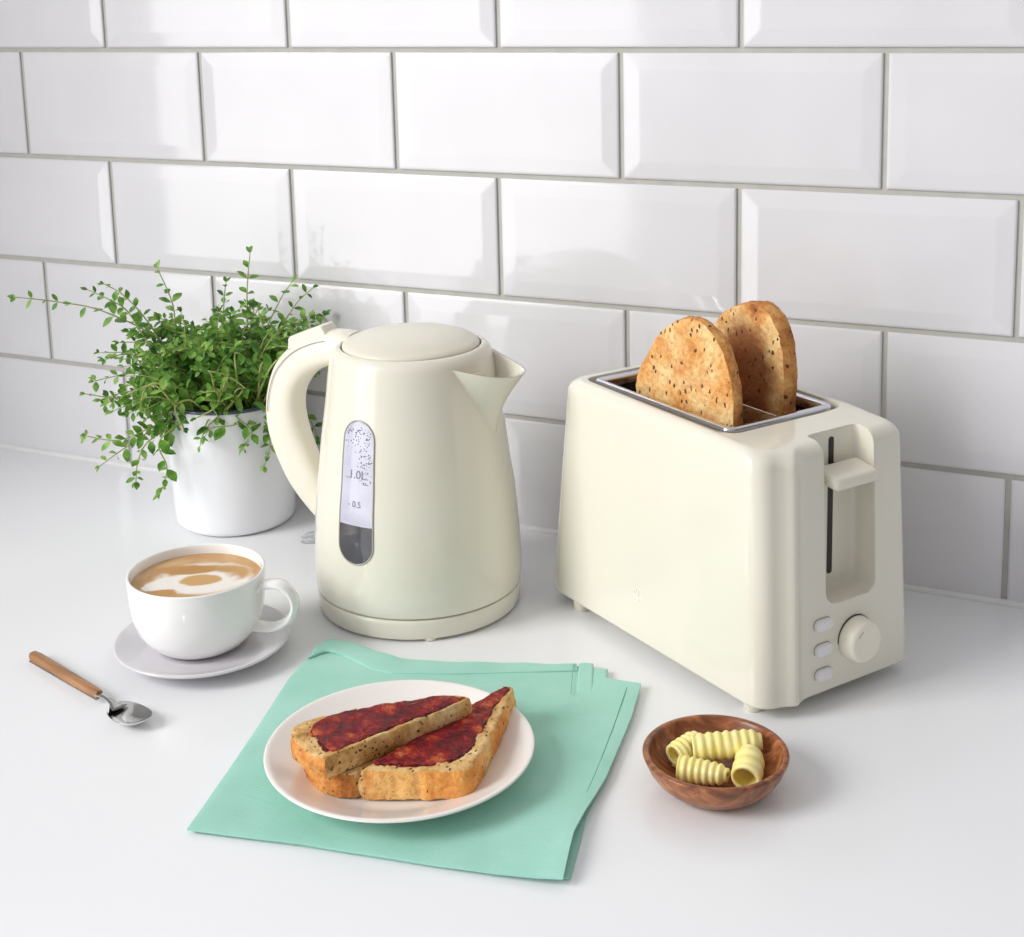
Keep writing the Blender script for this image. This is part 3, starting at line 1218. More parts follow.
lathe(bm, [(0, 0.0008), (0.021, 0.0008)] + [(p.x, p.y) for p in outer] + [(max(p.x, 0), p.y) for p in inner], 128)
finish('cup_body', bm, PORCELAIN, cup, sharp=60)
ha = radians(14)
hx, hy = Vector((cos(ha), sin(ha), 0)), Vector((-sin(ha), cos(ha), 0))
bm = bmesh.new()
path = smooth_profile([(44.5, 43.5), (52, 47.0), (62, 47.0), (69.5, 41.0), (71.5, 32), (67, 22.5), (57, 16.2), (48, 15.2), (41.0, 15.8)], 6)
rings = []
for i, p in enumerate(path):
    t = (path[min(i + 1, len(path) - 1)] - path[max(i - 1, 0)]).normalized()
    nn = Vector((-t.y, t.x))
    k = i / (len(path) - 1)
    w = 6.2 + 1.8 * (abs(2 * k - 1) ** 2)
    h = 2.7
    ring = []
    for q in range(16):
        a = 2 * pi * q / 16
        off = nn * (h * cos(a))
        ring.append((hx * (p.x + off.x) + hy * (w * sin(a)) + Vector((0, 0, p.y + off.y))) * MM)
    rings.append(ring)
loft(bm, rings, True, True, True)
finish('handle', bm, PORCELAIN, cup, sharp=60)
bm = bmesh.new()
lathe(bm, [(0, 0.0), (0.030, 0.0), (0.0440, 0.0), (0.04450, 0.0004)], 96)
coffee = finish('coffee', bm, COFFEE, loc=CC + Vector((0, 0, 0.0056 + 0.0474)))
tag(coffee, 'frothy tan latte with pale milk swirl filling the white cup', 'coffee')

# ------------------------------------------------------------------ spoon
sp0, sp1 = on_z(33, 655, 0.0035), on_z(129, 719, 0.002)
sd = (sp1 - sp0)
sd.z = 0
SLEN = sd.length
srot = atan2(sd.y, sd.x)
spoon = thing('teaspoon', 'teaspoon with brown wooden handle and steel bowl lying left of the cup', 'spoon', (sp0.x, sp0.y, 0), srot)
LEN = SLEN / MM            # distance from handle end to middle of the bowl
# wooden grip
bm = bmesh.new()
gl = LEN - 36
rings = []
for i in range(15):
    k = i / 14
    x = k * gl
    w = 4.4 - 1.2 * k
    if k < 0.06:
        w *= 0.72 + 0.28 * k / 0.06
    if k > 0.94:
        w *= 1 - 0.25 * (k - 0.94) / 0.06
    zc = 3.2 + 2.6 * k
    ring = []
    for q in range(16):
        a = 2 * pi * q / 16
        cc = math.copysign(abs(cos(a)) ** 0.7, cos(a))
        ss = math.copysign(abs(sin(a)) ** 0.7, sin(a))
        ring.append((x * MM, w * cc * MM, (zc + 3.0 * ss) * MM))
    rings.append(ring)
loft(bm, rings, True, True, True)
finish('handle', bm, SPOON_WOOD, spoon, sharp=60)
# steel tang running along the underside of the grip
bm = bmesh.new()
tg = [(x * MM, 0, (0.75 + 2.6 * x / gl) * MM) for x in (1.5, gl * 0.3, gl * 0.7, gl + 1)]
tube(bm, tg, [4.2 * MM, 4.0 * MM, 3.5 * MM, 3.1 * MM], 12, flat=(1.0, 0.17))
finish('tang', bm, STEEL, spoon, sharp=60)
# steel neck and bowl
bm = bmesh.new()
rings = []
npth = smooth_profile([(gl - 2, 5.8), (gl + 6, 6.6), (gl + 13, 6.6), (gl + 19, 6.2), (gl + 25, 6.0)], 4)
for i, p in enumerate(npth):
    k = i / (len(npth) - 1)
    w = 3.0 - 1.0 * sin(pi * min(k * 1.3, 1)) + 2.6 * max(0, k - 0.7) / 0.3
    hh = 1.3 - 0.4 * k
    rings.append([(p.x * MM, w * cos(2 * pi * q / 12) * MM, (p.y + hh * sin(2 * pi * q / 12)) * MM) for q in range(12)])
loft(bm, rings, True, True, True)
finish('neck', bm, STEEL, spoon, sharp=60)
bm = bmesh.new()
A_, B_, DEP = 19.0, 11.6, 5.0


def spoon_pt(rho, a, under):
    x = LEN + 1 + A_ * rho * (math.copysign(abs(cos(a)) ** 0.9, cos(a))) * (1 - 0.08 * cos(a))
    y = B_ * rho * sin(a) * (1 + 0.05 * cos(a))
    z = 0.7 + DEP * rho ** 2.1 + (0.85 if not under else 0.0) - (0.25 * rho if not under else 0)
    z += 1.6 * max(0.0, cos(a)) * rho ** 3
    return (x * MM, y * MM, z * MM)


tops = [[spoon_pt(k / 10, 2 * pi * q / 48, False) for q in range(48)] for k in range(1, 11)]
bots = [[spoon_pt(k / 10, 2 * pi * q / 48, True) for q in range(48)] for k in range(10, 0, -1)]
loft(bm, tops + bots, True, True, True)
finish('bowl', bm, STEEL, spoon, sharp=60)

# ------------------------------------------------------------------ napkin
NZ = 0.004


def npx(pts, z=NZ):
    return [on_z(x, y, z) for x, y in pts]


def sample(poly, n):
    return [Vector(p) for p in resample([tuple(p) for p in poly], n, closed=False)]


def coons(top, bottom, left, right, nu, nv):
    """top/bottom run left to right, left/right run top to bottom"""
    T, B = sample(top, nu + 1), sample(bottom, nu + 1)
    L, R = sample(left, nv + 1), sample(right, nv + 1)
    g = []
    for j in range(nv + 1):
        v = j / nv
        row = []
        for i in range(nu + 1):
            u = i / nu
            p = (1 - v) * T[i] + v * B[i] + (1 - u) * L[j] + u * R[j] - ((1 - u) * (1 - v) * T[0] + u * (1 - v) * T[-1] + (1 - u) * v * B[0] + u * v * B[-1])
            row.append(p)
        g.append(row)
    return g


NC = (npx([(187, 828)])[0] + npx([(641, 684)])[0]) / 2
NC.z = 0


def sheet(grid, ztop, zbot, name, parent):
    bm = bmesh.new()
    nv, nu = len(grid), len(grid[0])
    tv, bv = [], []
    for j in range(nv):
        a, b = [], []
        for i in range(nu):
            p = grid[j][i] - NC
            zt, zb = ztop(i / (nu - 1), j / (nv - 1), p), zbot(i / (nu - 1), j / (nv - 1), p)
            ed = min(i, nu - 1 - i, j, nv - 1 - j)
            if ed == 0:
                m = (zt + zb) / 2
                zt, zb = m + (zt - m) * 0.55, m + (zb - m) * 0.55
            a.append(bm.verts.new((p.x, p.y, zt)))
            b.append(bm.verts.new((p.x, p.y, zb)))
        tv.append(a)
        bv.append(b)
    for j in range(nv - 1):
        for i in range(nu - 1):
            bm.faces.new((tv[j][i], tv[j][i + 1], tv[j + 1][i + 1], tv[j + 1][i]))
            bm.faces.new((bv[j][i], bv[j + 1][i], bv[j + 1][i + 1], bv[j][i + 1]))
    loop = [(0, i) for i in range(nu)] + [(j, nu - 1) for j in range(1, nv)] + [(nv - 1, i) for i in range(nu - 2, -1, -1)] + [(j, 0) for j in range(nv - 2, 0, -1)]
    for (j0, i0), (j1, i1) in zip(loop, loop[1:] + loop[:1]):
        bm.faces.new((tv[j0][i0], bv[j0][i0], bv[j1][i1], tv[j1][i1]))
    return finish(name, bm, LINEN, parent, sharp=70)


napkin = thing('napkin', 'mint green folded linen napkin lying flat under the white plate', 'napkin', NC)


def wav(p, s=1.0, amp=0.0005):
    return amp * (noise.noise(Vector((p.x * 28 * s, p.y * 28 * s, 2.0))) + 0.5 * noise.noise(Vector((p.x * 70 * s, p.y * 70 * s, 5.0))))


def near_plate(p):
    q = p + NC - Vector((0.6163, -0.381, 0))
    d = hypot(q.x, q.y)
    return max(0.0, min(1.0, (0.075 - d) / 0.02))


def lift(u, v):
    # front right edge of the upper layer stands off the worktop
    e = max(0.0, (u - 0.78) / 0.22) ** 2
    return 0.0042 * e * math.exp(-((v - 0.86) / 0.16) ** 2) + 0.0008 * e


gA = coons(npx([(312, 652), (322, 647), (334, 643), (352, 646), (378, 653), (400, 659), (440, 662), (500, 663.5), (577, 665), (594, 668), (604, 677), (622, 681), (641, 684)]), npx([(187, 828), (300, 842), (440, 864), (563, 882)]), npx([(312, 652), (290, 676), (238, 756), (187, 828)]), npx([(641, 684), (632, 716), (606, 778), (586, 812), (574, 838), (563, 882)]), 60, 60)
gU = coons(npx([(316, 653), (400, 665), (500, 671), (592, 677), (620, 681), (636, 685)]), npx([(192, 826), (300, 840), (440, 862), (570, 874)]), npx([(316, 653), (292, 678), (242, 756), (192, 826)]), npx([(636, 685), (628, 716), (602, 778), (586, 812), (580, 838), (570, 874)]), 40, 40)
sheet(gU, lambda u, v, p: 0.0016 + wav(p, 1, 0.0001), lambda u, v, p: 0.0004, 'under_layer', napkin)
sheet(gA, lambda u, v, p: 0.0036 + lift(u, v) + (1 - near_plate(p)) * (wav(p) + 0.0006), lambda u, v, p: 0.0019 + lift(u, v) + (1 - near_plate(p)) * max(wav(p), -0.0001), 'upper_layer', napkin)
# folded hem along the back edge
gH = coons(npx([(313, 651), (322, 644), (334, 640), (352, 642), (378, 650), (400, 657), (440, 660), (500, 661), (560, 662), (577, 662)], 0.006), npx([(308, 657), (326, 650), (340, 652), (356, 659), (372, 667), (392, 671.5), (440, 672), (500, 671), (560, 669), (577, 668.5)], 0.006), npx([(313, 650), (308, 657)], 0.006), npx([(577, 662), (577, 668.5)], 0.006), 60, 8)


def hem_top(u, v, p):
    bumpy = 0.0028 * math.exp(-((u - 0.07) / 0.09) ** 2) * (1 - 0.5 * v)
    return 0.0052 + bumpy + 0.0003 * sin(u * 40) * (1 - v) + wav(p, 1, 0.0003)


sheet(gH, hem_top, lambda u, v, p: 0.0038 - 0.0003 * (1 - v), 'hem_fold', napkin)
gC = coons(npx([(579, 661.5), (585, 660.5), (593.5, 661.5)], 0.006), npx([(576, 693), (585, 693.5), (592, 694)], 0.0055), npx([(579, 661.5), (576, 693)], 0.006), npx([(593.5, 661.5), (592, 694)], 0.006), 12, 16)
sheet(gC, lambda u, v, p: 0.0050 - 0.0010 * v ** 2, lambda u, v, p: 0.0030, 'corner_fold', napkin)
gD = coons(npx([(588, 668.5), (608, 669.5)], 0.003), npx([(588, 680), (608, 681)], 0.003), npx([(588, 668.5), (588, 680)], 0.003), npx([(608, 669.5), (608, 681)], 0.003), 10, 6)
sheet(gD, lambda u, v, p: 0.0042, lambda u, v, p: 0.0008, 'inner_fold', napkin)
# stitch lines
for pts, z in (([(627, 687), (612, 730), (590, 785), (566, 832), (548, 868)], 0.0048), ([(574, 664), (572, 680), (571, 695)], 0.0055)):
    bm = bmesh.new()
    path = smooth_profile(npx(pts, 0.005), 10)
    tube(bm, [(q.x - NC.x, q.y - NC.y, z + 0.0001) for q in path], 0.00022, 5)
    finish('stitching', bm, THREAD, napkin)

# ------------------------------------------------------------------ plate
PC = Vector((0.6142, -0.3772, 0.0044))
bm = bmesh.new()
pp = [(0, 0.0014), (0.042, 0.0014), (0.043, 0.0), (0.0465, 0.0), (0.048, 0.0016)] + [(p.x, p.y) for p in smooth_profile([(0.052, 0.0030), (0.064, 0.0075), (0.074, 0.0118), (0.0783, 0.0135), (0.0791, 0.0144), (0.0785, 0.0152), (0.0765, 0.0151), (0.072, 0.0132), (0.062, 0.0090), (0.053, 0.0056), (0.046, 0.0043), (0.036, 0.0040)], 4)] + [(0.018, 0.0040), (0, 0.0040)]
lathe(bm, pp, 128)
plate = finish('plate', bm, PLATE_M, loc=PC, sharp=50)
tag(plate, 'white round side plate holding jam toast on the green napkin', 'plate')

# ------------------------------------------------------------------ jam toast
PB = Vector((0.6114, -0.3715, 0.0))      # measuring origin for the toast outlines


def round_corners(poly, rads, n=5):
    out = []
    m = len(poly)
    for i in range(m):
        p = Vector(poly[i])
        a = (Vector(poly[i - 1]) - p)
        b = (Vector(poly[(i + 1) % m]) - p)
        r = rads[i] if isinstance(rads, (list, tuple)) else rads
        if r <= 0:
            out.append(tuple(p))
            continue
        r = min(r, a.length * 0.45, b.length * 0.45)
        p0, p1 = p + a.normalized() * r, p + b.normalized() * r
        for k in range(n + 1):
            t = k / n
            q = (1 - t) ** 2 * p0 + 2 * t * (1 - t) * p + t * t * p1
            out.append(tuple(q))
    return out


def edge_test(p0, p1, tol=2.5):
    a, b = Vector(p0), Vector(p1)
    d = (b - a).normalized()

    def f(x, y):
        q = Vector((x, y)) - a
        return abs(q.x * d.y - q.y * d.x) > tol      # True = crust (away from the cut)
    return f


def blob_outline(poly, margin, seed, amp, n=150):
    base = resample(poly, n)
    ins = inset_poly(base, margin)
    out = []
    c = Vector((sum(p[0] for p in ins) / n, sum(p[1] for p in ins) / n))
    for i, p in enumerate(ins):
        q = Vector(p)
        k = noise.noise(Vector((q.x * 0.12 + seed, q.y * 0.12, seed))) + 0.6 * noise.noise(Vector((q.x * 0.35, q.y * 0.35 + seed, 1)))
        q = q + (c - q).normalized() * (amp * k)
        out.append((q.x, q.y))
    return out


def jam_layer(poly, th, seed, z0):
    n = len(poly)
    c = (sum(p[0] for p in poly) / n, sum(p[1] for p in poly) / n)
    rings = []
    for k in [0.0] + [i / 30 for i in range(1, 30)] + [0.965, 1.0]:
        ring = []
        for x, y in ring_scale(poly, k, c):
            h = th * (1 - max(0, (k - 0.86) / 0.14) ** 2 * 1.0)
            nz = noise.noise(Vector((x * 0.13 + seed, y * 0.13, 0))) * 0.7 + noise.noise(Vector((x * 0.4, y * 0.4 + seed, 4))) * 0.55
            ring.append(Vector((x, y, z0 + max(-0.35, h + nz * (1.15 if k < 0.97 else 0.3)))) * MM)
        rings.append(ring)
    bm = bmesh.new()
    loft(bm, rings, True, False, False)
    rv = [[x * 0.995 + c[0] * 0.005, y * 0.995 + c[1] * 0.005] for x, y in poly]
    bmesh.ops.remove_doubles(bm, verts=bm.verts[:], dist=1e-6)
    return bm


def toast_piece(label, outline, th, z_bottom, crust_fn, crust_mat, seed, tilt=None, jam=None, group='jam toast halves on the plate'):
    n = len(outline)
    cx, cy = sum(p[0] for p in outline) / n, sum(p[1] for p in outline) / n
    root = thing('jam_toast' if jam else 'toast_half', label, 'toast', (PB.x + cx * MM, PB.y + cy * MM, z_bottom * MM), 0, group)
    if tilt:
        root.rotation_euler = (radians(tilt[0]), radians(tilt[1]), 0)
    poly = [(x - cx, y - cy) for x, y in outline]
    crumb, crust = bread_meshes(poly, th, (lambda x, y: crust_fn(x + cx, y + cy)), 140, seed, 0.9, 0.7)
    finish('crumb', crumb, LOAF_CRUMB, root, sharp=0)
    finish('crust', crust, crust_mat, root, sharp=0)
    if jam:
        jp = [(x - cx, y - cy) for x, y in jam]
        finish('jam', jam_layer(jp, 1.3, seed, th - 0.2), JAM, root, sharp=0)
    return root


# front half: tip at the back right, loaf corner at the front right
F0, F1, F2 = (36.5, 70.0), (61.5, -27.5), (4.0, -52.5)
fo = round_corners([F0, F2, (32, -40.6), (34.2, -38.6), (36.5, -39.0), F1, (50.5, 31), (42.5, 68.5)], [3, 1, 4, 1, 4, 7, 8, 3])
fo_cut = edge_test(F0, F2, 1.6)
# ccw order
def ccw(p):
    a = sum(p[i][0] * p[(i + 1) % len(p)][1] - p[(i + 1) % len(p)][0] * p[i][1] for i in range(len(p)))
    return p if a > 0 else p[::-1]


fo = ccw(fo)
jam_f = ccw(round_corners([(36.5, 68), (5.2, -48.8), (33, -37.5), (47, -27), (53, -12), (46, 24), (42.0, 42), (42.0, 52), (41, 66)], 5))
toast_piece('jam-spread toast half nearest the front on the plate, thick golden crust facing forward', fo, 18.5, 9.6, fo_cut, LOAF_CRUST, 3.3, None, blob_outline(jam_f, 0.2, 4.4, 1.6))
# lower half, mostly hidden under the upper one
G0, G1 = (30.0, 41.0), (1.2, -53.0)
lo_ = ccw(round_corners([G0, G1, (-14, -57), (-35, -49), (-47, -33), (-44, -14), (-22, 8)], [4, 3, 6, 9, 9, 12, 14]))
toast_piece('bare toast half lying underneath the left jam toast, only its crust showing', lo_, 15.8, 9.6, edge_test(G0, G1, 1.6), LOAF_CRUST_DARK, 8.8)
# upper half with jam
U0, U1 = (35.0, 28.5), (-9.5, -65.5)
up_ = ccw(round_corners([U0, U1, (-24, -63.5), (-40, -54), (-47, -42), (-35, -23), (-10, 1.0), (21, 27.5)], [5, 3, 7, 8, 8, 14, 20, 8]))
jam_u = ccw(round_corners([(31, 27), (27, 15), (-5, -48), (-8.5, -60), (-17, -58), (-31, -48), (-37, -38), (-30, -20), (-8, 1), (20, 25)], 5))
toast_piece('jam-spread toast half at the left, stacked on top of another half', up_, 13.0, 26.2, edge_test(U0, U1, 1.6), LOAF_CRUST_DARK, 12.1, None, blob_outline(jam_u, -0.4, 9.9, 1.4))

# ------------------------------------------------------------------ butter bowl and curls
BC = on_z(715.5, 751, 0.0225)
BC.z = 0
bowl = bmesh.new()
op = smooth_profile([(0.0205, 0.0), (0.0235, 0.0006), (0.0305, 0.0065), (0.0365, 0.0155), (0.0398, 0.0245), (0.0408, 0.0280), (0.0404, 0.0296), (0.0388, 0.0300), (0.0372, 0.0288), (0.0345, 0.0215), (0.0290, 0.0135), (0.0200, 0.0085), (0.0, 0.0070)], 6)
lathe(bowl, [(0, 0.0006), (0.018, 0.0006)] + [(max(p.x, 0), p.y * 0.77) for p in op], 112)
for v in bowl.verts:
    v.co.x *= 1.02
    v.co.y *= 1.02
bowl = finish('wooden_bowl', bowl, BOWL_WOOD, loc=BC, sharp=60)
tag(bowl, 'small round brown wooden bowl holding butter, in front of the toaster', 'bowl')


def butter_curl(label, p0, p1, r0, r1, turns, ridges, start, thick=1.9, taper=0.5, open_frac=0.0):
    """ridged ribbon of butter rolled round the axis p0-p1 (world, metres)"""
    c = (p0 + p1) / 2
    ax = (p1 - p0)
    Ln = ax.length
    ax.normalize()
    side = ax.cross(Vector((0, 0, 1))).normalized()
    upv = side.cross(ax).normalized()
    bm = bmesh.new()
    na, nl = 46, 64
    go, gi = [], []
    for j in range(nl + 1):
        k = j / nl
        ridge = 1.0 * MM * (0.5 + 0.5 * cos(2 * pi * ridges * k)) ** 0.8 + 0.25 * MM * noise.noise(Vector((k * 9, start, 0)))
        R = (r0 + (r1 - r0) * k) * MM * (1 - taper * max(0, (k - 0.8) / 0.2) ** 2 - 0.12 * max(0, (0.08 - k) / 0.08))
        ro_, ri_ = [], []
        for i in range(na + 1):
            u = i / na
            th = start + 2 * pi * turns * u
            shrink_ = 1.0 - 0.42 * (u - 0.0) * (turns - 0.6 if turns > 1 else 0.3)
            wob = 0.35 * MM * noise.noise(Vector((u * 5, k * 6, start * 3)))
            for lst, rr in ((ro_, R * shrink_ + ridge + wob), (ri_, R * shrink_ - thick * MM * (1 - 0.45 * u))):
                rr = max(rr, 0.3 * MM)
                lst.append((p0 - c) + ax * (Ln * k + 0.8 * MM * sin(th + start)) + side * (rr * cos(th)) + upv * (rr * sin(th)))
        go.append(ro_)
        gi.append(ri_)
    vo = [[bm.verts.new(p) for p in r] for r in go]
    vi = [[bm.verts.new(p) for p in r] for r in gi]
    for g in (vo, vi):
        for a, b in zip(g[:-1], g[1:]):
            for i in range(na):
                bm.faces.new((a[i], b[i], b[i + 1], a[i + 1]))
    for j in range(nl):
        for e in (0, -1):
            bm.faces.new((vo[j][e], vi[j][e], vi[j + 1][e], vo[j + 1][e]))
    for e in (0, -1):
        for i in range(na):
            bm.faces.new((vo[e][i], vo[e][i + 1], vi[e][i + 1], vi[e][i]))
    o = finish('butter_curl', bm, BUTTER, loc=c, sharp=0)
    tag(o, label, 'butter', 'butter curls in the wooden bowl')
    return o


butter_curl('largest ridged butter curl, lying along the back of the wooden bowl', on_z(692, 748, 0.0195), on_z(762, 741, 0.020), 8.2, 7.4, 1.15, 8, -1.9, 2.2, 0.5)
butter_curl('short rolled butter curl at the left side of the bowl, open end facing left', on_z(674, 756, 0.0165), on_z(697, 740, 0.0175), 7.6, 6.6, 1.2, 5, -1.9, 1.8, 0.2)
butter_curl('tapering ridged butter curl at the front of the bowl, narrow end to the right', on_z(679, 768, 0.0155), on_z(728, 775, 0.0145), 8.4, 5.2, 1.2, 7, -1.9, 2.2, 0.45)
butter_curl('short folded butter curl at the right side of the bowl, hollow end facing forward', on_z(745, 779, 0.0160), on_z(751, 753, 0.0180), 9.4, 8.0, 1.06, 3, -2.2, 1.7, 0.3)

# ------------------------------------------------------------------ thyme in an enamel pot
PT = Vector((0.2722, -0.0720, 0.0))
plant = thing('potted_thyme', 'bushy green thyme growing in a white enamel mug beside the kettle', 'plant', PT)
bm = bmesh.new()
po = smooth_profile([(0.0440, 0.0), (0.0470, 0.0006), (0.0503, 0.0035), (0.0515, 0.0090), (0.0528, 0.0300), (0.0545, 0.0700), (0.0560, 0.1105)], 5)
lathe(bm, [(0, 0.0008), (0.040, 0.0008)] + [(p.x, p.y) for p in po] + [(0.0546, 0.1105), (0.0528, 0.0700), (0.0490, 0.0100), (0, 0.0080)], 112)
pot = finish('pot', bm, ENAMEL, plant, sharp=50)
bm = bmesh.new()
lathe(bm, [(0.0564 + 0.0016 * cos(a), 0.1118 + 0.0016 * sin(a)) for a in [2 * pi * k / 12 for k in range(13)]], 112)
finish('pot_rim', bm, ENAMEL_RIM, pot)
bm = bmesh.new()
hd = Vector((-0.93, 0.37, 0)).normalized()
path = smooth_profile([hd * 0.050 + Vector((0, 0, 0.083)), hd * 0.064 + Vector((0, 0, 0.083)), hd * 0.074 + Vector((0, 0, 0.070)), hd * 0.074 + Vector((0, 0, 0.048)), hd * 0.064 + Vector((0, 0, 0.036)), hd * 0.050 + Vector((0, 0, 0.034))], 6)
tube(bm, path, 0.0042, 10, flat=(1.5, 0.7), up=Vector((0, 0, 1)))
finish('pot_handle', bm, ENAMEL, plant, sharp=60)
bm = bmesh.new()
lathe(bm, [(0, 0.101), (0.02, 0.1015), (0.04, 0.100), (0.0505, 0.097)], 40)
finish('soil', bm, SOIL, plant)

vdir = (CAM_LOC - PT)
vdir.z = 0
vdir.normalize()
leaf_bm, stem_bm = bmesh.new(), bmesh.new()
rnd = random.Random(5)


def leaf(c, d, up, L, W):
    """small folded oval leaf from c along d"""
    d = d.normalized()
    s = d.cross(up)
    if s.length < 1e-4:
        s = d.cross(Vector((1, 0, 0)))
    s.normalize()
    n = s.cross(d).normalized()
    cup = rnd.uniform(0.1, 0.35)
    mid = [(0.0, 0.0), (0.22, 0.62), (0.5, 1.0), (0.78, 0.7), (1.0, 0.04)]
    rows = []
    for t, w in mid:
        p = c + d * (L * t) + n * (L * -0.18 * t * t)
        e = W * w
        rows.append([leaf_bm.verts.new(p - s * e + n * (e * cup)), leaf_bm.verts.new(p), leaf_bm.verts.new(p + s * e + n * (e * cup))])
    for a, b in zip(rows[:-1], rows[1:]):
        for i in range(2):
            leaf_bm.faces.new((a[i], a[i + 1], b[i + 1], b[i]))


def sprig(path, r=0.0007, gap=0.0085, size=1.0, first=0.25, fullness=1.0):
    pts = smooth_profile(path, 8)
    tube(stem_bm, pts, [r * (1.1 - 0.5 * i / len(pts)) for i in range(len(pts))], 5)
    acc, ln = 0.0, 0.0
    total = sum((b - a).length for a, b in zip(pts[:-1], pts[1:]))
    turn = rnd.uniform(0, pi)
    nxt = total * first
    for a, b in zip(pts[:-1], pts[1:]):
        seg = (b - a).length
        while nxt <= acc + seg and seg > 0:
            t = (b - a).normalized()
            p = a.lerp(b, (nxt - acc) / seg)
            side = t.cross(Vector((0.3, 0.2, 1))).normalized()
            side = Matrix.Rotation(turn, 3, t) @ side
            k = nxt / total
            sz = size * (1.0 - 0.45 * max(0, (k - 0.6) / 0.4))
            for sg in (-1, 1):
                if rnd.random() < 0.93 * fullness:
                    d = side * sg + t * rnd.uniform(0.2, 0.8) + Vector((rnd.uniform(-.3, .3), rnd.uniform(-.3, .3), rnd.uniform(-.2, .35)))
                    L = rnd.uniform(0.0088, 0.0142) * sz
                    leaf(p + side * sg * 0.0006, d, Vector((0, 0, 1)) * 0.8 + vdir * 0.5, L, L * rnd.uniform(0.24, 0.32))
            turn += pi / 2 + rnd.uniform(-0.4, 0.4)
            nxt += gap * rnd.uniform(0.75, 1.25)
        acc += seg
    t = (pts[-1] - pts[-3]).normalized()
    for i in range(3):
        d = t + Vector((rnd.uniform(-.7, .7), rnd.uniform(-.7, .7), rnd.uniform(-.4, .7)))
        leaf(pts[-1], d, Vector((0, 0, 1)) + vdir * 0.4, rnd.uniform(0.004, 0.007) * size, 0.0017 * size)


def keep_off_wall(p):
    w = p + PT
    if w.y > -0.010:
        p = p + Vector((0, -0.010 - w.y, 0))
    return p


def px_sprig(pts, depths, **kw):
    """pts: where the sprig runs; depths: distance of each point in front of the pot's axis"""
    path = []
    for (x, y), dd in zip(pts, depths):
        p = on_plane(x, y, PT + vdir * dd, vdir) - PT
        path.append(keep_off_wall(p))
    sprig(path, **kw)


W = dict(gap=0.010)
px_sprig([(215, 412), (165, 345), (105, 312), (58, 302), (14, 297)], (0.0, 0.012, 0.02, 0.024, 0.03), gap=0.0105, first=0.2)
px_sprig([(212, 412), (180, 340), (172, 302), (157, 268)], (0.0, 0.0, 0.0, 0.0), gap=0.0095, size=1.15, first=0.2)
px_sprig([(205, 412), (150, 345), (128, 312), (110, 300), (88, 290)], (0.01, 0.02, 0.025, 0.03, 0.03), gap=0.0085, first=0.2)
px_sprig([(205, 412), (160, 340), (140, 312), (122, 294), (104, 284)], (0.0, 0.005, 0.01, 0.01, 0.01), gap=0.0085, first=0.2)
px_sprig([(225, 412), (246, 340), (247, 290), (250, 253)], (0.0, 0.0, 0.0, 0.0), gap=0.0115, size=1.1, first=0.2)
px_sprig([(245, 412), (275, 340), (296, 304), (313, 288)], (0.0, 0.01, 0.012, 0.01), gap=0.0085, first=0.2)
px_sprig([(240, 412), (262, 340), (280, 300), (292, 282)], (0.0, 0.0, 0.0, 0.0), gap=0.0085, size=1.1, first=0.2)
px_sprig([(215, 412), (222, 340), (224, 300), (226, 282)], (0.0, 0.0, 0.0, 0.0), gap=0.0085, size=1.1, first=0.2)
px_sprig([(205, 412), (160, 424), (120, 440), (86, 436)], (0.02, 0.035, 0.04, 0.04), gap=0.010, first=0.2)
px_sprig([(205, 412), (150, 402), (112, 398), (86, 394)], (0.02, 0.03, 0.03, 0.03), gap=0.010, first=0.2)
px_sprig([(200, 412), (160, 440), (167, 468), (160, 494)], (0.03, 0.05, 0.052, 0.05), gap=0.0085, size=1.2, first=0.25)
px_sprig([(200, 412), (150, 432), (122, 450), (100, 466)], (0.02, 0.035, 0.04, 0.04), gap=0.0085, first=0.25)
px_sprig([(195, 412), (150, 440), (138, 462), (136, 482)], (0.02, 0.04, 0.045, 0.045), gap=0.0085, size=1.1, first=0.25)
px_sprig([(215, 410), (206, 424), (202, 438), (200, 446)], (0.04, 0.057, 0.058, 0.058), gap=0.012, first=0.6, fullness=0.6)
px_sprig([(225, 410), (240, 420), (252, 432), (243, 448)], (0.04, 0.058, 0.06, 0.06), gap=0.009, size=1.15, first=0.35)
px_sprig([(245, 410), (266, 424), (270, 446), (264, 466)], (0.03, 0.05, 0.052, 0.052), gap=0.010, size=1.15, first=0.3)
px_sprig([(235, 410), (236, 424), (212, 428), (205, 436)], (0.04, 0.056, 0.06, 0.06), gap=0.011, size=1.1, first=0.4)
px_sprig([(250, 412), (296, 360), (325, 328), (341, 309)], (0.0, -0.02, -0.03, -0.034), gap=0.011, size=1.2, first=0.5)
px_sprig([(250, 412), (295, 408), (312, 424), (318, 440)], (-0.01, -0.02, -0.02, -0.02), gap=0.011, size=1.1, first=0.4)
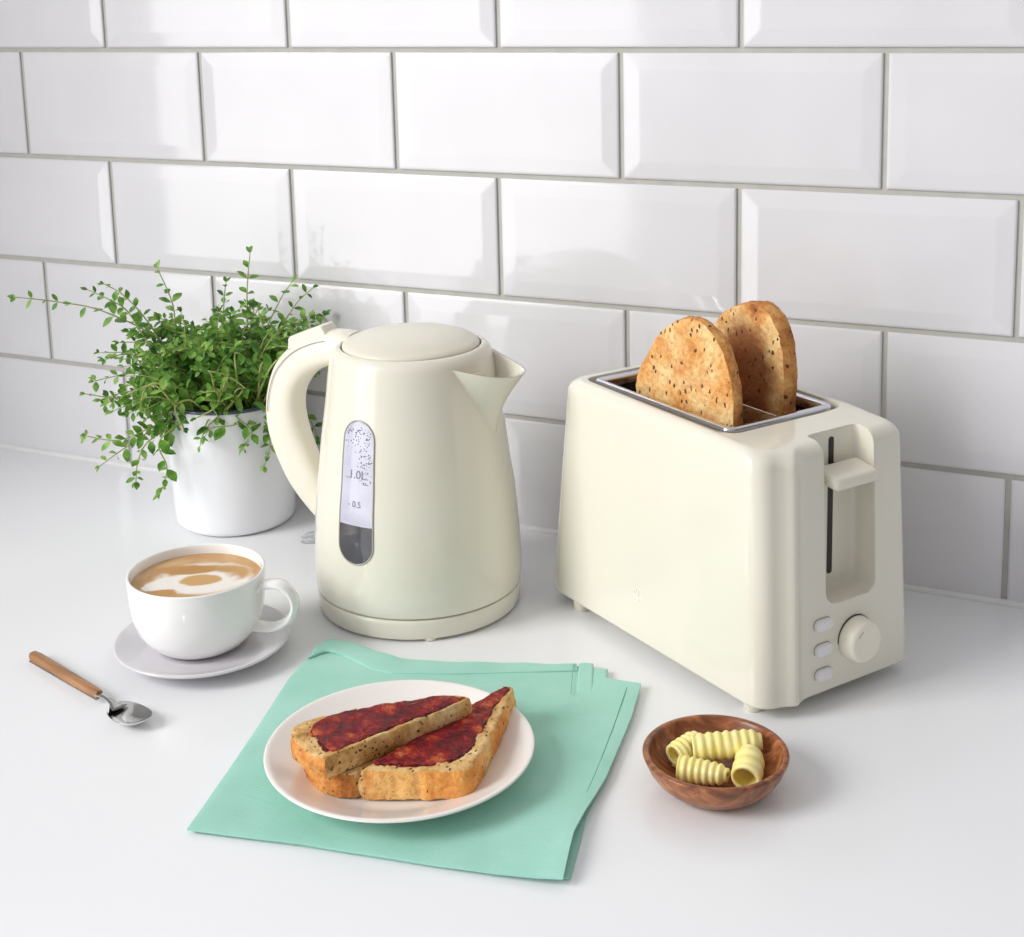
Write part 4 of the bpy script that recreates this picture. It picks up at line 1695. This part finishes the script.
# the dense crown
rt = Vector((-vdir.y, vdir.x, 0))
for i in range(215):
    # end point of the stem in (right, up, depth) about the mouth of the pot
    while True:
        a, b, c = rnd.uniform(-1, 1), rnd.uniform(-1, 1), rnd.uniform(-1, 1)
        if a * a + b * b + c * c <= 1:
            break
    ex = a * 0.108 - 0.014
    ez = 0.148 + b * 0.054
    ed = c * 0.052 + 0.012
    if ex < -0.02:
        ez -= 0.010 * (abs(ex) / 0.09)
    sx_, sy_ = rnd.uniform(-0.032, 0.032), rnd.uniform(-0.032, 0.032)
    start = rt * sx_ + vdir * sy_ + Vector((0, 0, 0.099))
    end = rt * ex + vdir * ed + Vector((0, 0, ez))
    mid = start.lerp(end, 0.5) + Vector((rnd.uniform(-.012, .012), rnd.uniform(-.012, .012), rnd.uniform(0.0, 0.022)))
    path = [keep_off_wall(p) for p in (start, start.lerp(mid, 0.5) + Vector((0, 0, 0.006)), mid, mid.lerp(end, 0.55) + Vector((0, 0, 0.004)), end)]
    sprig(path, r=0.00065, gap=0.0082, size=rnd.uniform(0.85, 1.2), first=0.22)
for i in range(16):      # loose bare stems looping over the front of the plant
    x0, x1 = rnd.uniform(-0.075, 0.055), 0.0
    z0 = rnd.uniform(0.112, 0.165)
    p0 = rt * (x0 * 0.5) + vdir * 0.035 + Vector((0, 0, 0.102))
    p2 = rt * (x0 + rnd.uniform(-0.02, 0.02)) + vdir * rnd.uniform(0.052, 0.064) + Vector((0, 0, z0))
    p1 = p0.lerp(p2, 0.5) + vdir * 0.010 + Vector((0, 0, rnd.uniform(0.004, 0.02)))
    p3 = p2 + rt * rnd.uniform(-0.025, 0.015) + Vector((0, 0, rnd.uniform(-0.022, 0.006)))
    sprig([p0, p1, p2, p3], r=0.0010, gap=0.012, first=0.45, size=1.05, fullness=0.8)
finish('foliage', leaf_bm, LEAF, plant, sharp=0)
finish('stems', stem_bm, STEM, plant, sharp=0)

# ------------------------------------------------------------------ light
world = bpy.data.worlds.new('world')
scene.world = world
world.use_nodes = True
# room seen all round: bright on the window side and above, dimmer and warmer to the right
wn = world.node_tree
bg = wn.nodes['Background']
tc = N(wn, 'ShaderNodeTexCoord')
dt = N(wn, 'ShaderNodeVectorMath', operation='DOT_PRODUCT')
wn.links.new(tc.outputs['Generated'], dt.inputs[0])
dt.inputs[1].default_value = Vector((-0.72, -0.38, 0.58)).normalized()
mr = N(wn, 'ShaderNodeMapRange')
mr.inputs['From Min'].default_value = -0.75
mr.inputs['From Max'].default_value = 0.85
wn.links.new(dt.outputs['Value'], mr.inputs['Value'])
wr = N(wn, 'ShaderNodeValToRGB')
wr.color_ramp.elements[0].color = (0.14, 0.128, 0.115, 1)
wr.color_ramp.elements[1].color = (0.66, 0.66, 0.675, 1)
wn.links.new(mr.outputs[0], wr.inputs['Fac'])
wn.links.new(wr.outputs['Color'], bg.inputs['Color'])
bg.inputs['Strength'].default_value = 1.0


def window_light(name, loc, target, w, h, energy, color):
    la = bpy.data.lights.new(name, 'AREA')
    la.shape = 'RECTANGLE'
    la.size, la.size_y = w, h
    la.energy = energy
    la.color = color
    o = bpy.data.objects.new(name, la)
    COL.objects.link(o)
    o.location = loc
    o.rotation_euler = (Vector(target) - Vector(loc)).to_track_quat('-Z', 'Y').to_euler()


window_light('side_window_daylight', (-1.70, -2.75, 2.15), (0.5, -0.2, 0.05), 1.6, 1.6, 114.0, (1.0, 0.99, 0.975))
window_light('garden_door_daylight', (-1.15, -2.5, 0.30), (0.3, -0.1, 0.1), 1.55, 1.8, 24.0, (1.0, 0.99, 0.98))

vs = scene.view_settings
vs.view_transform = 'Standard'
vs.look = 'None'
vs.gamma = 1.0
vs.exposure = -0.05
vs.use_curve_mapping = False
